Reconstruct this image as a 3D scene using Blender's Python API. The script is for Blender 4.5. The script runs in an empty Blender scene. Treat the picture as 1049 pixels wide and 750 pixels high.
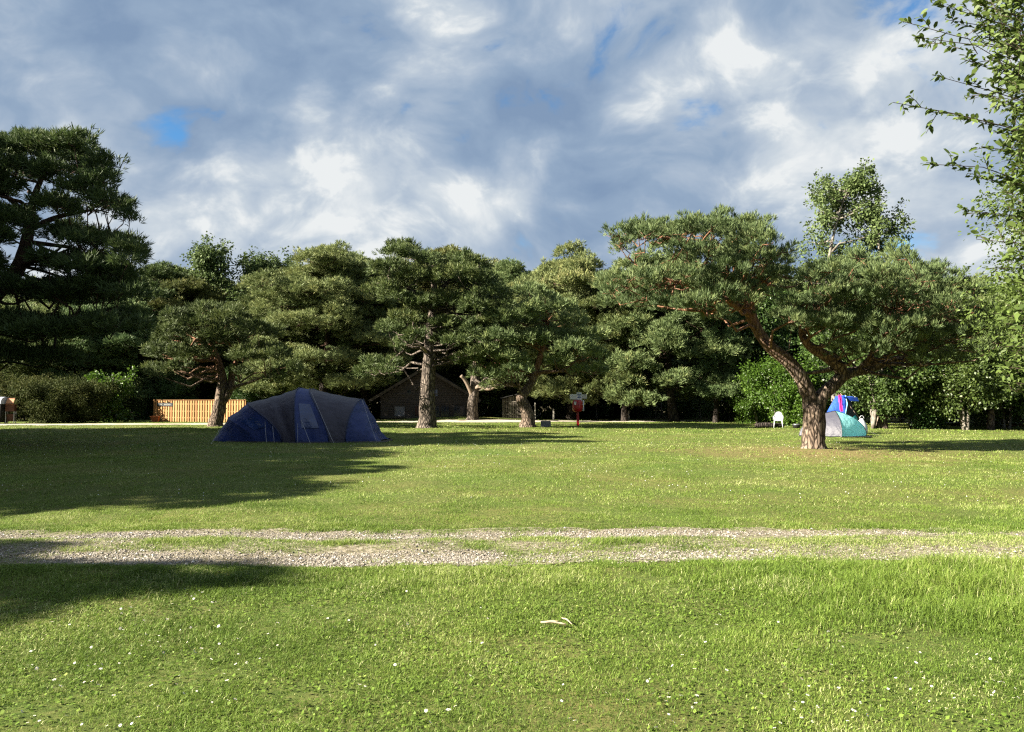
import bpy, math, random
import numpy as np
R = math.radians
# ------------------------------------------------------------------ camera
CAM_H = 1.6
FPX = 787.0                                   # focal length in photograph pixels (1049 wide)
PITCH = math.atan(36 / FPX)
scene = bpy.context.scene
COL = scene.collection
cam = bpy.data.objects.new('camera', bpy.data.cameras.new('camera'))
COL.objects.link(cam)
cam.location = (0, 0, CAM_H)
cam.rotation_euler = (R(90) + PITCH, 0, 0)
cam.data.sensor_width = 36
cam.data.lens = 36 * FPX / 1049
cam.data.clip_start = 0.05
cam.data.clip_end = 3000
scene.camera = cam
# ------------------------------------------------------------------ light
SUN_AZ = R(-107)          # measured from +Y (view direction) towards +X
SUN_EL = R(30)
SKY_STRENGTH = 0.075
EXPOSURE = 2.4
sun = bpy.data.objects.new('sun', bpy.data.lights.new('sun', 'SUN'))
COL.objects.link(sun)
sun.data.energy = 5.0
sun.data.angle = R(0.55)
sun.data.color = (1.0, 0.91, 0.76)
sun.rotation_euler = (R(90) - SUN_EL, 0, math.pi - SUN_AZ)
sun.location = (-40, 0, 40)
scene.view_settings.view_transform = 'Standard'
scene.view_settings.look = 'None'
scene.view_settings.exposure = EXPOSURE
scene.view_settings.gamma = 1
scene.view_settings.use_curve_mapping = False
cy = scene.cycles
cy.max_bounces = 5; cy.diffuse_bounces = 3; cy.glossy_bounces = 2; cy.transmission_bounces = 2
cy.transparent_max_bounces = 4; cy.caustics_reflective = False; cy.caustics_refractive = False
cy.use_denoising = False; cy.filter_width = 1.25
# ------------------------------------------------------------------ projection helpers
def ray(px, py):
    u = (px - 524.5) / FPX; v = (375 - py) / FPX
    return u, math.cos(PITCH) - v * math.sin(PITCH), math.sin(PITCH) + v * math.cos(PITCH)
def at(px, py, Y):
    u, dy, dz = ray(px, py)
    return np.array([u * Y / dy, Y, CAM_H + Y * dz / dy])
def gnd(px, py):
    u, dy, dz = ray(px, py)
    t = CAM_H / -dz
    return np.array([u * t, dy * t, 0.0])
# ------------------------------------------------------------------ world
def world():
    w = bpy.data.worlds.new('World'); scene.world = w; w.use_nodes = True
    nt = w.node_tree; N = nt.nodes; L = nt.links; N.clear()
    out = N.new('ShaderNodeOutputWorld'); bg = N.new('ShaderNodeBackground')
    bg.inputs['Strength'].default_value = SKY_STRENGTH
    L.new(bg.outputs[0], out.inputs[0])
    sky = N.new('ShaderNodeTexSky'); sky.sky_type = 'NISHITA'; sky.sun_disc = False
    sky.sun_elevation = SUN_EL; sky.sun_rotation = SUN_AZ
    sky.air_density = 1.0; sky.dust_density = 0.6; sky.ozone_density = 2.0
    tc = N.new('ShaderNodeTexCoord')
    nrm = N.new('ShaderNodeVectorMath'); nrm.operation = 'NORMALIZE'; L.new(tc.outputs['Generated'], nrm.inputs[0])
    sep = N.new('ShaderNodeSeparateXYZ'); L.new(nrm.outputs[0], sep.inputs[0])
    def m(op, a, b=None, c=None, clamp=False):
        n = N.new('ShaderNodeMath'); n.operation = op; n.use_clamp = clamp
        for i, x in enumerate((a, b, c)):
            if x is None: continue
            if isinstance(x, (int, float)): n.inputs[i].default_value = x
            else: L.new(x, n.inputs[i])
        return n.outputs[0]
    zz = m('ADD', m('MAXIMUM', sep.outputs['Z'], 0.0), 0.42)
    comb = N.new('ShaderNodeCombineXYZ')
    L.new(m('DIVIDE', sep.outputs['X'], zz), comb.inputs[0]); L.new(m('DIVIDE', sep.outputs['Y'], zz), comb.inputs[1])
    def noise(scale, detail, rough, off, dist=0.0, vec=None):
        mp = N.new('ShaderNodeMapping'); mp.inputs['Location'].default_value = off
        L.new(vec or comb.outputs[0], mp.inputs['Vector'])
        n = N.new('ShaderNodeTexNoise'); n.inputs['Scale'].default_value = scale
        n.inputs['Detail'].default_value = detail; n.inputs['Roughness'].default_value = rough
        n.inputs['Distortion'].default_value = dist
        L.new(mp.outputs[0], n.inputs['Vector'])
        return n.outputs['Fac']
    def blob(px, py, rad_deg, sharp=1.0):       # soft disc round a compass direction of the sky
        d = np.array(ray(px, py)); d = d / np.linalg.norm(d)
        vm = N.new('ShaderNodeVectorMath'); vm.operation = 'DISTANCE'
        L.new(nrm.outputs[0], vm.inputs[0]); vm.inputs[1].default_value = tuple(d)
        mr = N.new('ShaderNodeMapRange'); mr.interpolation_type = 'SMOOTHSTEP'
        mr.inputs['From Min'].default_value = R(rad_deg); mr.inputs['From Max'].default_value = 0
        L.new(vm.outputs['Value'], mr.inputs['Value'])
        return mr.outputs[0]
    sph = N.new('ShaderNodeMapping'); sph.inputs['Scale'].default_value = (1, 1, 1.45); L.new(nrm.outputs[0], sph.inputs[0]); SV = sph.outputs[0]
    wn = N.new('ShaderNodeTexNoise'); wn.inputs['Scale'].default_value = 3.0; wn.inputs['Detail'].default_value = 3; L.new(SV, wn.inputs['Vector'])
    wv = N.new('ShaderNodeVectorMath'); wv.operation = 'MULTIPLY_ADD'; L.new(wn.outputs['Color'], wv.inputs[0]); wv.inputs[1].default_value = (.22, .22, .22); L.new(SV, wv.inputs[2]); WV = wv.outputs[0]
    def sstep(x, a, b):
        r_ = N.new('ShaderNodeMapRange'); r_.interpolation_type = 'SMOOTHSTEP'; r_.inputs['From Min'].default_value = a; r_.inputs['From Max'].default_value = b; L.new(x, r_.inputs['Value']); return r_.outputs[0]
    big = noise(2.3, 2, 0.5, (3.1, 0.4, 1.0), vec=WV)
    mid = noise(5.5, 9, 0.52, (7.7, 2.2, 0), vec=WV)
    mid2 = noise(5.5, 5, 0.50, (7.7 + 0.05, 2.2 + 0.01, -0.06), vec=WV)
    puff = noise(13, 9, 0.55, (4.7, 9.2, 3), vec=WV)
    puff2 = noise(13, 5, 0.52, (4.7 + .03, 9.2, 3 - .04), vec=WV)
    fine = noise(22.0, 8, 0.6, (1.7, 5.2, 0), vec=WV)
    rel = m('MULTIPLY', m('SUBTRACT', mid, mid2), 1.1)
    rel = m('ADD', rel, m('MULTIPLY', m('SUBTRACT', puff, puff2), 0.55))
    br = m('ADD', m('MULTIPLY', m('SUBTRACT', big, 0.5), 0.9), m('MULTIPLY', m('SUBTRACT', mid, 0.5), 0.95))
    br = m('ADD', br, rel)
    br = m('ADD', br, 0.475)
    for px, py, rad, k in ((390, 195, 9, .34), (160, 195, 11, .34), (640, 62, 9, .26), (860, 120, 12, .2), (520, 215, 7, .2),
                           (820, 180, 9, .24), (450, 40, 8, .10), (960, 265, 5, .15)):
        br = m('ADD', br, m('MULTIPLY', blob(px, py, rad), k))
    for px, py, rad, k in ((560, 150, 9, .22), (60, 75, 12, .18), (330, 110, 9, .12), (640, 230, 10, .22), (790, 245, 8, .18), (260, 10, 9, .10)):
        br = m('SUBTRACT', br, m('MULTIPLY', blob(px, py, rad), k))
    # brighter puffs stand up only where the field is already bright
    br = m('ADD', br, m('MULTIPLY', m('MULTIPLY', sstep(puff, .46, .66), sstep(br, .34, .80)), .24))
    br = m('ADD', br, m('MULTIPLY', m('SUBTRACT', fine, 0.5), 0.10))
    ramp = N.new('ShaderNodeValToRGB'); L.new(br, ramp.inputs[0])
    el = ramp.color_ramp.elements
    el[0].position = 0.0; el[0].color = (0.225, 0.325, 0.485, 1)
    el[1].position = 1.0; el[1].color = (0.84, 0.87, 0.88, 1)
    e = el.new(0.30); e.color = (0.30, 0.405, 0.555, 1)
    e = el.new(0.55); e.color = (0.43, 0.52, 0.64, 1)
    e = el.new(0.78); e.color = (0.60, 0.67, 0.74, 1)
    scl = N.new('ShaderNodeVectorMath'); scl.operation = 'SCALE'
    L.new(ramp.outputs[0], scl.inputs[0]); scl.inputs['Scale'].default_value = 1 / (2 ** EXPOSURE) / SKY_STRENGTH
    # cloud cover: nearly closed, a few gaps
    cov = m('ADD', m('MULTIPLY', m('SUBTRACT', puff, 0.5), 1.6), m('MULTIPLY', m('SUBTRACT', mid, 0.5), 1.2))
    cov = m('ADD', cov, 0.74); cov = m('ADD', cov, m('MULTIPLY', sstep(sep.outputs['Z'], .16, .06), .3))
    for px, py, rad, k in ((174, 137, 2.2, .335), (712, 104, 4.0, .34), (930, 10, 5, .45), (932, 262, 5, .42), (650, 12, 6, .10), (1010, 30, 6, .25)):
        cov = m('SUBTRACT', cov, m('MULTIPLY', blob(px, py, rad), k))
    mr = N.new('ShaderNodeMapRange'); mr.interpolation_type = 'SMOOTHSTEP'
    mr.inputs['From Min'].default_value = 0.0; mr.inputs['From Max'].default_value = 0.42
    L.new(cov, mr.inputs['Value'])
    hs = N.new('ShaderNodeHueSaturation'); hs.inputs['Saturation'].default_value = 1.35; hs.inputs['Value'].default_value = 0.46
    L.new(sky.outputs[0], hs.inputs['Color'])
    mx = N.new('ShaderNodeMixRGB'); L.new(mr.outputs[0], mx.inputs[0]); L.new(hs.outputs[0], mx.inputs[1]); L.new(scl.outputs[0], mx.inputs[2])
    L.new(mx.outputs[0], bg.inputs['Color'])
world()
# ------------------------------------------------------------------ object helpers
def tag(o, label=None, cat=None, group=None, kind=None):
    if label: o['label'] = label
    if cat: o['category'] = cat
    if group: o['group'] = group
    if kind: o['kind'] = kind
    return o
def thing(name, label, cat, loc=(0, 0, 0), rz=0.0, group=None):
    o = bpy.data.objects.new(name, None); COL.objects.link(o)
    o.location = tuple(float(c) for c in loc); o.rotation_euler = (0, 0, rz); o.empty_display_size = 0.3
    return tag(o, label, cat, group)
class MB:
    """collects geometry, links it as one mesh object"""
    def __init__(s): s.v = []; s.f = []; s.n = 0; s.a = []; s.m = []
    def add(s, v, f, var=None, mat=0):
        v = np.asarray(v, float).reshape(-1, 3)
        if len(v) == 0: return
        s.v.append(v)
        if not isinstance(f, (list, tuple)): f = [f]
        for g in f:
            g = np.asarray(g, dtype=np.int64)
            if g.ndim == 1: g = g[None]
            s.f.append(g + s.n); s.m.append(np.full(len(g), mat, dtype=np.int32))
        if var is None: var = 0.5
        s.a.append(np.broadcast_to(np.asarray(var, float), (len(v),)).copy())
        s.n += len(v)
    def box(s, c, d, rot=None, mat=0, var=None):
        x, y, z = np.array(d) / 2
        v = np.array([(-x, -y, -z), (x, -y, -z), (x, y, -z), (-x, y, -z), (-x, -y, z), (x, -y, z), (x, y, z), (-x, y, z)])
        if rot is not None: v = v @ np.array(rot).T
        s.add(v + np.array(c), [[(0, 3, 2, 1), (4, 5, 6, 7), (0, 1, 5, 4), (1, 2, 6, 5), (2, 3, 7, 6), (3, 0, 4, 7)]], var, mat)
        return s
    def tube(s, pts, rad, seg=8, wob=0.0, rng=None, mat=0, var=None, cap=True, sub=1):
        pts = np.array(pts, float); rad = np.broadcast_to(np.array(rad, float), (len(pts),)).copy()
        if sub > 1:
            pts, rad = smooth(pts, rad, sub)
        n = len(pts)
        T = np.gradient(pts, axis=0); T /= np.linalg.norm(T, axis=1)[:, None] + 1e-9
        ref = np.array([0.0, 1.0, 0.0]) if abs(T[:, 1]).mean() < 0.8 else np.array([1.0, 0, 0])
        A = np.cross(T, ref); A /= np.linalg.norm(A, axis=1)[:, None] + 1e-9
        B = np.cross(T, A)
        an = np.linspace(0, 2 * np.pi, seg, endpoint=False)
        rr = np.repeat(rad[:, None], seg, 1)
        if wob > 0:
            ph = rng.uniform(0, 6.28, 4)
            tt = np.linspace(0, n * 0.35, n)[:, None]
            rr = rr * (1 + wob * (0.6 * np.sin(3 * an[None] + ph[0] + tt) + 0.5 * np.sin(5 * an[None] + ph[1] - 1.7 * tt) + 0.5 * rng.normal(size=(n, seg)) * 0.6))
        v = pts[:, None] + rr[..., None] * (np.cos(an)[None, :, None] * A[:, None] + np.sin(an)[None, :, None] * B[:, None])
        v = v.reshape(-1, 3)
        i = np.arange(n - 1)[:, None] * seg; j = np.arange(seg)[None]; k = (j + 1) % seg
        f = np.stack([i + j, i + k, i + seg + k, i + seg + j], -1).reshape(-1, 4)
        fs = [f]
        if cap:
            v = np.vstack([v, pts[0], pts[-1]])
            a = n * seg; jj = np.arange(seg); kk = (jj + 1) % seg
            fs.append(np.stack([kk, jj, np.full(seg, a)], -1))
            fs.append(np.stack([(n - 1) * seg + jj, (n - 1) * seg + kk, np.full(seg, a + 1)], -1))
        s.add(v, fs, var, mat)
        return s
    def mesh(s, name, mats, smooth_=False):
        me = bpy.data.meshes.new(name)
        V = np.concatenate(s.v); tot = [len(g) * g.shape[1] for g in s.f]
        me.vertices.add(len(V)); me.vertices.foreach_set('co', V.astype(np.float32).ravel())
        li = np.concatenate([g.ravel() for g in s.f]).astype(np.int32)
        ls = np.concatenate([np.full(len(g), g.shape[1], dtype=np.int32) for g in s.f])
        me.loops.add(len(li)); me.loops.foreach_set('vertex_index', li)
        me.polygons.add(len(ls)); st = np.concatenate([[0], np.cumsum(ls)[:-1]]).astype(np.int32)
        me.polygons.foreach_set('loop_start', st)
        me.polygons.foreach_set('material_index', np.concatenate(s.m))
        me.polygons.foreach_set('use_smooth', np.full(len(ls), bool(smooth_)))
        at_ = me.attributes.new('var', 'FLOAT', 'POINT'); at_.data.foreach_set('value', np.concatenate(s.a).astype(np.float32))
        for m_ in (mats if isinstance(mats, (list, tuple)) else [mats]): me.materials.append(m_)
        me.update(calc_edges=True)
        return me
    def build(s, name, mats, parent=None, smooth_=False, loc=None):
        o = bpy.data.objects.new(name, s.mesh(name, mats, smooth_)); COL.objects.link(o)
        if parent is not None: o.parent = parent
        if loc is not None: o.location = tuple(float(c) for c in loc)
        return o
def smooth(P, r, sub):
    P = np.array(P, float); n = len(P); out = []; ro = []
    Q = np.vstack([2 * P[0] - P[1], P, 2 * P[-1] - P[-2]])
    for i in range(n - 1):
        p0, p1, p2, p3 = Q[i:i + 4]
        for k in range(sub):
            t = k / sub
            out.append(0.5 * (2 * p1 + (p2 - p0) * t + (2 * p0 - 5 * p1 + 4 * p2 - p3) * t * t + (3 * p1 - p0 - 3 * p2 + p3) * t ** 3))
            ro.append(r[i] * (1 - t) + r[i + 1] * t)
    out.append(P[-1]); ro.append(r[-1])
    return np.array(out), np.array(ro)
def rotz(a): c, s = math.cos(a), math.sin(a); return np.array([[c, -s, 0], [s, c, 0], [0, 0, 1]])
def rotx(a): c, s = math.cos(a), math.sin(a); return np.array([[1, 0, 0], [0, c, -s], [0, s, c]])
def roty(a): c, s = math.cos(a), math.sin(a); return np.array([[c, 0, s], [0, 1, 0], [-s, 0, c]])
def unit(a): return a / (np.linalg.norm(a, axis=-1, keepdims=True) + 1e-9)
# value noise for terrain, turf and track edges
_g = np.random.default_rng(5).uniform(-1, 1, (256, 256))
def vnoise(x, y, s=1.0, o=0):
    x = np.asarray(x, float) * s + 37.3 * o + 1000; y = np.asarray(y, float) * s + 11.7 * o + 1000
    xi = np.floor(x).astype(int); yi = np.floor(y).astype(int); fx = x - xi; fy = y - yi
    fx = fx * fx * (3 - 2 * fx); fy = fy * fy * (3 - 2 * fy)
    a = _g[xi % 256, yi % 256]; b = _g[(xi + 1) % 256, yi % 256]; c = _g[xi % 256, (yi + 1) % 256]; d = _g[(xi + 1) % 256, (yi + 1) % 256]
    return (a * (1 - fx) + b * fx) * (1 - fy) + (c * (1 - fx) + d * fx) * fy
def fbm(x, y, s=1.0, o=0, n=4):
    t = 0; k = 1.0
    for i in range(n): t = t + k * vnoise(x, y, s * 2 ** i, o + i); k *= 0.5
    return t
HERO = gnd(834, 461)
def hz(x, y):
    x = np.asarray(x, float); y = np.asarray(y, float)
    h = 0.035 * fbm(x, y, 0.22, 1, 3) + 0.012 * fbm(x, y, 1.3, 4, 2)
    h = h * np.clip((y - 2) / 3, 0.3, 1)
    h = h + 0.05 * np.exp(-(((x - HERO[0]) ** 2 + (y - HERO[1]) ** 2) / 1.6 ** 2))
    h = h + 0.30 * np.exp(-(((x + 3.6) / 5.5) ** 2 + ((y - 64.5) / 2.0) ** 2))
    # shallow wheel ruts and a raised middle strip
    h = h - 0.035 * np.exp(-((y - TRK_N(x)) / 0.42) ** 2) - 0.03 * np.exp(-((y - TRK_F(x)) / 0.4) ** 2)
    return h
def TRK_N(x): return 8.02 + 0.012 * np.asarray(x, float) + 0.05 * np.sin(np.asarray(x, float) * 0.5)
def TRK_F(x): return 9.30 + 0.014 * np.asarray(x, float) + 0.06 * np.sin(np.asarray(x, float) * 0.4 + 1)
# ------------------------------------------------------------------ materials
ALB = 0.72; FOL = 0.80
def mat(name, col, rough=0.8, spec=0.3, bump=None, vary=None, metallic=0.0, trans=0.0, noise_scale=None, col2=None, stretch=None, contrast=(0.35, 0.65), var_col=None, rand=0.0, coord='Object', sheen=0.0):
    """procedural material: two colours mixed by noise, optional third by the 'var' attribute"""
    K = 1.0 if trans > .18 else ALB
    col = tuple(c * K for c in col)
    if col2: col2 = tuple(c * K for c in col2)
    if var_col: var_col = [(p, tuple(c * K * FOL for c in v)) if trans > .18 else (p, tuple(c * K for c in v)) for p, v in var_col]
    m_ = bpy.data.materials.new(name); m_.use_nodes = True
    nt = m_.node_tree; N = nt.nodes; L = nt.links
    b = N['Principled BSDF']; b.inputs['Roughness'].default_value = rough
    b.inputs['Specular IOR Level'].default_value = spec; b.inputs['Metallic'].default_value = metallic
    c = None
    tc = N.new('ShaderNodeTexCoord'); mp = N.new('ShaderNodeMapping'); L.new(tc.outputs[coord], mp.inputs[0])
    if stretch: mp.inputs['Scale'].default_value = stretch
    rgb = N.new('ShaderNodeRGB'); rgb.outputs[0].default_value = (*col, 1); c = rgb.outputs[0]
    if col2:
        n = N.new('ShaderNodeTexNoise'); n.inputs['Scale'].default_value = noise_scale or 5; n.inputs['Detail'].default_value = 6
        L.new(mp.outputs[0], n.inputs['Vector'])
        mr = N.new('ShaderNodeMapRange'); mr.inputs[1].default_value = contrast[0]; mr.inputs[2].default_value = contrast[1]
        L.new(n.outputs['Fac'], mr.inputs[0])
        mx = N.new('ShaderNodeMixRGB'); L.new(mr.outputs[0], mx.inputs[0]); L.new(c, mx.inputs[1]); mx.inputs[2].default_value = (*col2, 1)
        c = mx.outputs[0]
    if var_col:
        a = N.new('ShaderNodeAttribute'); a.attribute_name = 'var'
        rp = N.new('ShaderNodeValToRGB'); L.new(a.outputs['Fac'], rp.inputs[0])
        els = rp.color_ramp.elements
        while len(els) < len(var_col): els.new(0.5)
        for i, vc in enumerate(var_col):
            els[i].position = vc[0]; els[i].color = (*vc[1], 1)
        if col2:
            mx = N.new('ShaderNodeMixRGB'); mx.blend_type = 'MULTIPLY'; mx.inputs[0].default_value = 1; L.new(c, mx.inputs[1]); L.new(rp.outputs[0], mx.inputs[2]); c = mx.outputs[0]
        else: c = rp.outputs[0]
    if rand:
        oi = N.new('ShaderNodeObjectInfo'); hs = N.new('ShaderNodeHueSaturation')
        m1 = N.new('ShaderNodeMath'); m1.operation = 'MULTIPLY_ADD'; L.new(oi.outputs['Random'], m1.inputs[0]); m1.inputs[1].default_value = 2 * rand; m1.inputs[2].default_value = 1 - rand
        m2 = N.new('ShaderNodeMath'); m2.operation = 'MULTIPLY_ADD'; L.new(oi.outputs['Random'], m2.inputs[0]); m2.inputs[1].default_value = -0.05; m2.inputs[2].default_value = 0.52
        L.new(m1.outputs[0], hs.inputs['Value']); L.new(m2.outputs[0], hs.inputs['Hue']); L.new(c, hs.inputs['Color']); c = hs.outputs[0]
    L.new(c, b.inputs['Base Color'])
    if bump:
        n = N.new('ShaderNodeTexNoise'); n.inputs['Scale'].default_value = bump[0]; n.inputs['Detail'].default_value = 5; L.new(mp.outputs[0], n.inputs['Vector'])
        bp = N.new('ShaderNodeBump'); bp.inputs['Strength'].default_value = bump[1]; bp.inputs['Distance'].default_value = bump[2]
        L.new(n.outputs['Fac'], bp.inputs['Height']); L.new(bp.outputs[0], b.inputs['Normal'])
    if trans:
        t = N.new('ShaderNodeBsdfTranslucent'); L.new(c, t.inputs[0])
        ms = N.new('ShaderNodeMixShader'); ms.inputs[0].default_value = trans
        L.new(b.outputs[0], ms.inputs[1]); L.new(t.outputs[0], ms.inputs[2]); L.new(ms.outputs[0], N['Material Output'].inputs[0])
    return m_
def bark_mat(name, c1, c2, c3, zsplit=None, sc=1.0):
    """furrowed bark: stretched voronoi plates, optional orange upper bark above a height"""
    c1, c2, c3 = [tuple(c * ALB for c in q) for q in (c1, c2, c3)]
    m_ = bpy.data.materials.new(name); m_.use_nodes = True; nt = m_.node_tree; N = nt.nodes; L = nt.links
    b = N['Principled BSDF']; b.inputs['Roughness'].default_value = 0.9; b.inputs['Specular IOR Level'].default_value = 0.15
    tc = N.new('ShaderNodeTexCoord'); mp = N.new('ShaderNodeMapping'); L.new(tc.outputs['Object'], mp.inputs[0])
    mp.inputs['Scale'].default_value = (1, 1, 0.32)
    nz = N.new('ShaderNodeTexNoise'); nz.inputs['Scale'].default_value = 4 * sc; nz.inputs['Detail'].default_value = 5; L.new(mp.outputs[0], nz.inputs['Vector'])
    vm = N.new('ShaderNodeMixRGB'); vm.inputs[0].default_value = 0.12; L.new(mp.outputs[0], vm.inputs[1]); L.new(nz.outputs['Color'], vm.inputs[2])
    vo = N.new('ShaderNodeTexVoronoi'); vo.feature = 'DISTANCE_TO_EDGE'; vo.inputs['Scale'].default_value = 8 * sc; L.new(vm.outputs[0], vo.inputs['Vector'])
    mr = N.new('ShaderNodeMapRange'); mr.inputs[1].default_value = 0.0; mr.inputs[2].default_value = 0.22; L.new(vo.outputs['Distance'], mr.inputs[0])
    v2 = N.new('ShaderNodeTexVoronoi'); v2.inputs['Scale'].default_value = 8 * sc; L.new(vm.outputs[0], v2.inputs['Vector'])
    mx = N.new('ShaderNodeMixRGB'); L.new(v2.outputs['Color'], mx.inputs[0]); mx.inputs[1].default_value = (*c2, 1); mx.inputs[2].default_value = (*c3, 1)
    m2 = N.new('ShaderNodeMixRGB'); L.new(mr.outputs[0], m2.inputs[0]); m2.inputs[1].default_value = (*c1, 1); L.new(mx.outputs[0], m2.inputs[2])
    c = m2.outputs[0]
    if zsplit:
        z0, z1, oc = zsplit
        sp = N.new('ShaderNodeSeparateXYZ'); L.new(tc.outputs['Object'], sp.inputs[0])
        zr = N.new('ShaderNodeMapRange'); zr.inputs[1].default_value = z0; zr.inputs[2].default_value = z1; L.new(sp.outputs['Z'], zr.inputs[0])
        n3 = N.new('ShaderNodeTexNoise'); n3.inputs['Scale'].default_value = 3; L.new(tc.outputs['Object'], n3.inputs['Vector'])
        mu = N.new('ShaderNodeMath'); mu.operation = 'MULTIPLY'; L.new(zr.outputs[0], mu.inputs[0]); L.new(n3.outputs['Fac'], mu.inputs[1])
        mm = N.new('ShaderNodeMath'); mm.operation = 'MULTIPLY'; mm.use_clamp = True; L.new(mu.outputs[0], mm.inputs[0]); mm.inputs[1].default_value = 1.7
        m3 = N.new('ShaderNodeMixRGB'); L.new(mm.outputs[0], m3.inputs[0]); L.new(c, m3.inputs[1]); m3.inputs[2].default_value = (*oc, 1); c = m3.outputs[0]
    L.new(c, b.inputs['Base Color'])
    bp = N.new('ShaderNodeBump'); bp.inputs['Strength'].default_value = 0.9; bp.inputs['Distance'].default_value = 0.05 / sc
    L.new(mr.outputs[0], bp.inputs['Height']); L.new(bp.outputs[0], b.inputs['Normal'])
    return m_
M = {}
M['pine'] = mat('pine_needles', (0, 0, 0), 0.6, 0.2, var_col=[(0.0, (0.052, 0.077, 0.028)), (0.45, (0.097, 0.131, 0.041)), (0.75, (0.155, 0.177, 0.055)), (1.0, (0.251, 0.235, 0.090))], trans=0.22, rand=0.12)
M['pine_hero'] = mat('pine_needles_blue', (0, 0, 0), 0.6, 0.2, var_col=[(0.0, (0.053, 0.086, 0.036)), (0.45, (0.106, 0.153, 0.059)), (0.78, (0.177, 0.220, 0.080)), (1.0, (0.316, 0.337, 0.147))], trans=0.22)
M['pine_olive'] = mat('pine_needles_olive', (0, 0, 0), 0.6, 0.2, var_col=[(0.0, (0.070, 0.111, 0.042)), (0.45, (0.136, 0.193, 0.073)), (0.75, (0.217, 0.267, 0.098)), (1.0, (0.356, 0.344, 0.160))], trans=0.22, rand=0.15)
M['leaf'] = mat('broad_leaves', (0, 0, 0), 0.45, 0.4, var_col=[(0.0, (0.035, 0.065, 0.018)), (0.5, (0.061, 0.114, 0.026)), (0.8, (0.099, 0.164, 0.036)), (1.0, (0.158, 0.218, 0.064))], trans=0.35, rand=0.12)
M['leaf_bright'] = mat('bright_leaves', (0, 0, 0), 0.45, 0.4, var_col=[(0.0, (0.039, 0.082, 0.009)), (0.5, (0.070, 0.140, 0.014)), (1.0, (0.133, 0.218, 0.031))], trans=0.4)
M['leaf_pale'] = mat('pale_leaves', (0, 0, 0), 0.6, 0.2, var_col=[(0.0, (0.067, 0.104, 0.031)), (0.5, (0.119, 0.171, 0.055)), (1.0, (0.236, 0.293, 0.118))], trans=0.3)
M['leaf_dark'] = mat('dark_leaves', (0, 0, 0), 0.75, 0.1, var_col=[(0.0, (0.022, 0.038, 0.010)), (0.6, (0.045, 0.062, 0.017)), (1.0, (0.085, 0.095, 0.030))], trans=0.25, rand=0.15)
M['willow'] = mat('willow_leaves', (0, 0, 0), 0.55, 0.25, var_col=[(0.0, (0.057, 0.094, 0.021)), (0.5, (0.098, 0.144, 0.032)), (0.85, (0.138, 0.201, 0.046)), (1.0, (0.172, 0.230, 0.069))], trans=0.35)
M['dry_leaf'] = mat('dry_bracken', (0, 0, 0), 0.8, 0.1, var_col=[(0.0, (.05, .025, .012)), (1.0, (.16, .08, .04))], trans=0.2)
M['bark'] = bark_mat('pine_bark', (.03, .024, .02), (.15, .122, .098), (.24, .20, .165))
M['bark_hero'] = bark_mat('pine_bark_plates', (.035, .025, .019), (.17, .125, .092), (.30, .235, .18), (2.6, 4.4, (.19, .095, .055)), 1.15)
M['bark_dark'] = bark_mat('dark_bark', (.012, .010, .009), (.05, .042, .035), (.085, .07, .058), (3.5, 6, (.075, .045, .033)))
M['bark_pale'] = mat('pale_bark', (.28, .26, .22), 0.85, 0.2, (14, .5, .02), col2=(.12, .10, .08), noise_scale=5)
M['deadwood'] = mat('bare_weathered_wood', (.30, .24, .18), 0.8, 0.2, (20, .5, .02), col2=(.2, .15, .11), noise_scale=6)
M['twig'] = mat('twig_bark', (.09, .07, .05), 0.85, 0.2, col2=(.05, .035, .025), noise_scale=9)
M['grass'] = mat('grass_blades', (0, 0, 0), 0.6, 0.16, var_col=[(0.0, (0.066, 0.110, 0.017)), (0.35, (0.127, 0.207, 0.028)), (0.65, (0.199, 0.285, 0.048)), (0.85, (0.304, 0.347, 0.096)), (1.0, (0.581, 0.601, 0.294))], trans=0.3)
M['daisy'] = mat('daisy_petals', (.82, .82, .80), 0.6, 0.2)
M['daisy_eye'] = mat('daisy_centre', (.75, .48, .04), 0.7, 0.2)
M['stone'] = mat('gravel_stones', (0, 0, 0), 0.85, 0.25, var_col=[(0.0, (.13, .11, .09)), (0.4, (.26, .23, .19)), (0.8, (.40, .37, .32)), (1.0, (.62, .60, .56))])
M['char'] = mat('creosoted_boards', (.035, .030, .027), 0.8, 0.25, (9, .4, .01), col2=(.08, .068, .058), noise_scale=3, stretch=(1, 1, 8))
M['roof'] = mat('dark_roof_felt', (.022, .021, .020), 0.9, 0.2, (20, .4, .01), col2=(.04, .04, .038), noise_scale=2)
M['pole'] = mat('grey_aluminium', (.5, .5, .5), 0.35, 0.5, metallic=0.8)
M['black'] = mat('black_plastic', (.012, .012, .013), 0.5, 0.4)
M['white'] = mat('white_plastic', (.62, .64, .66), 0.4, 0.5)
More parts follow.
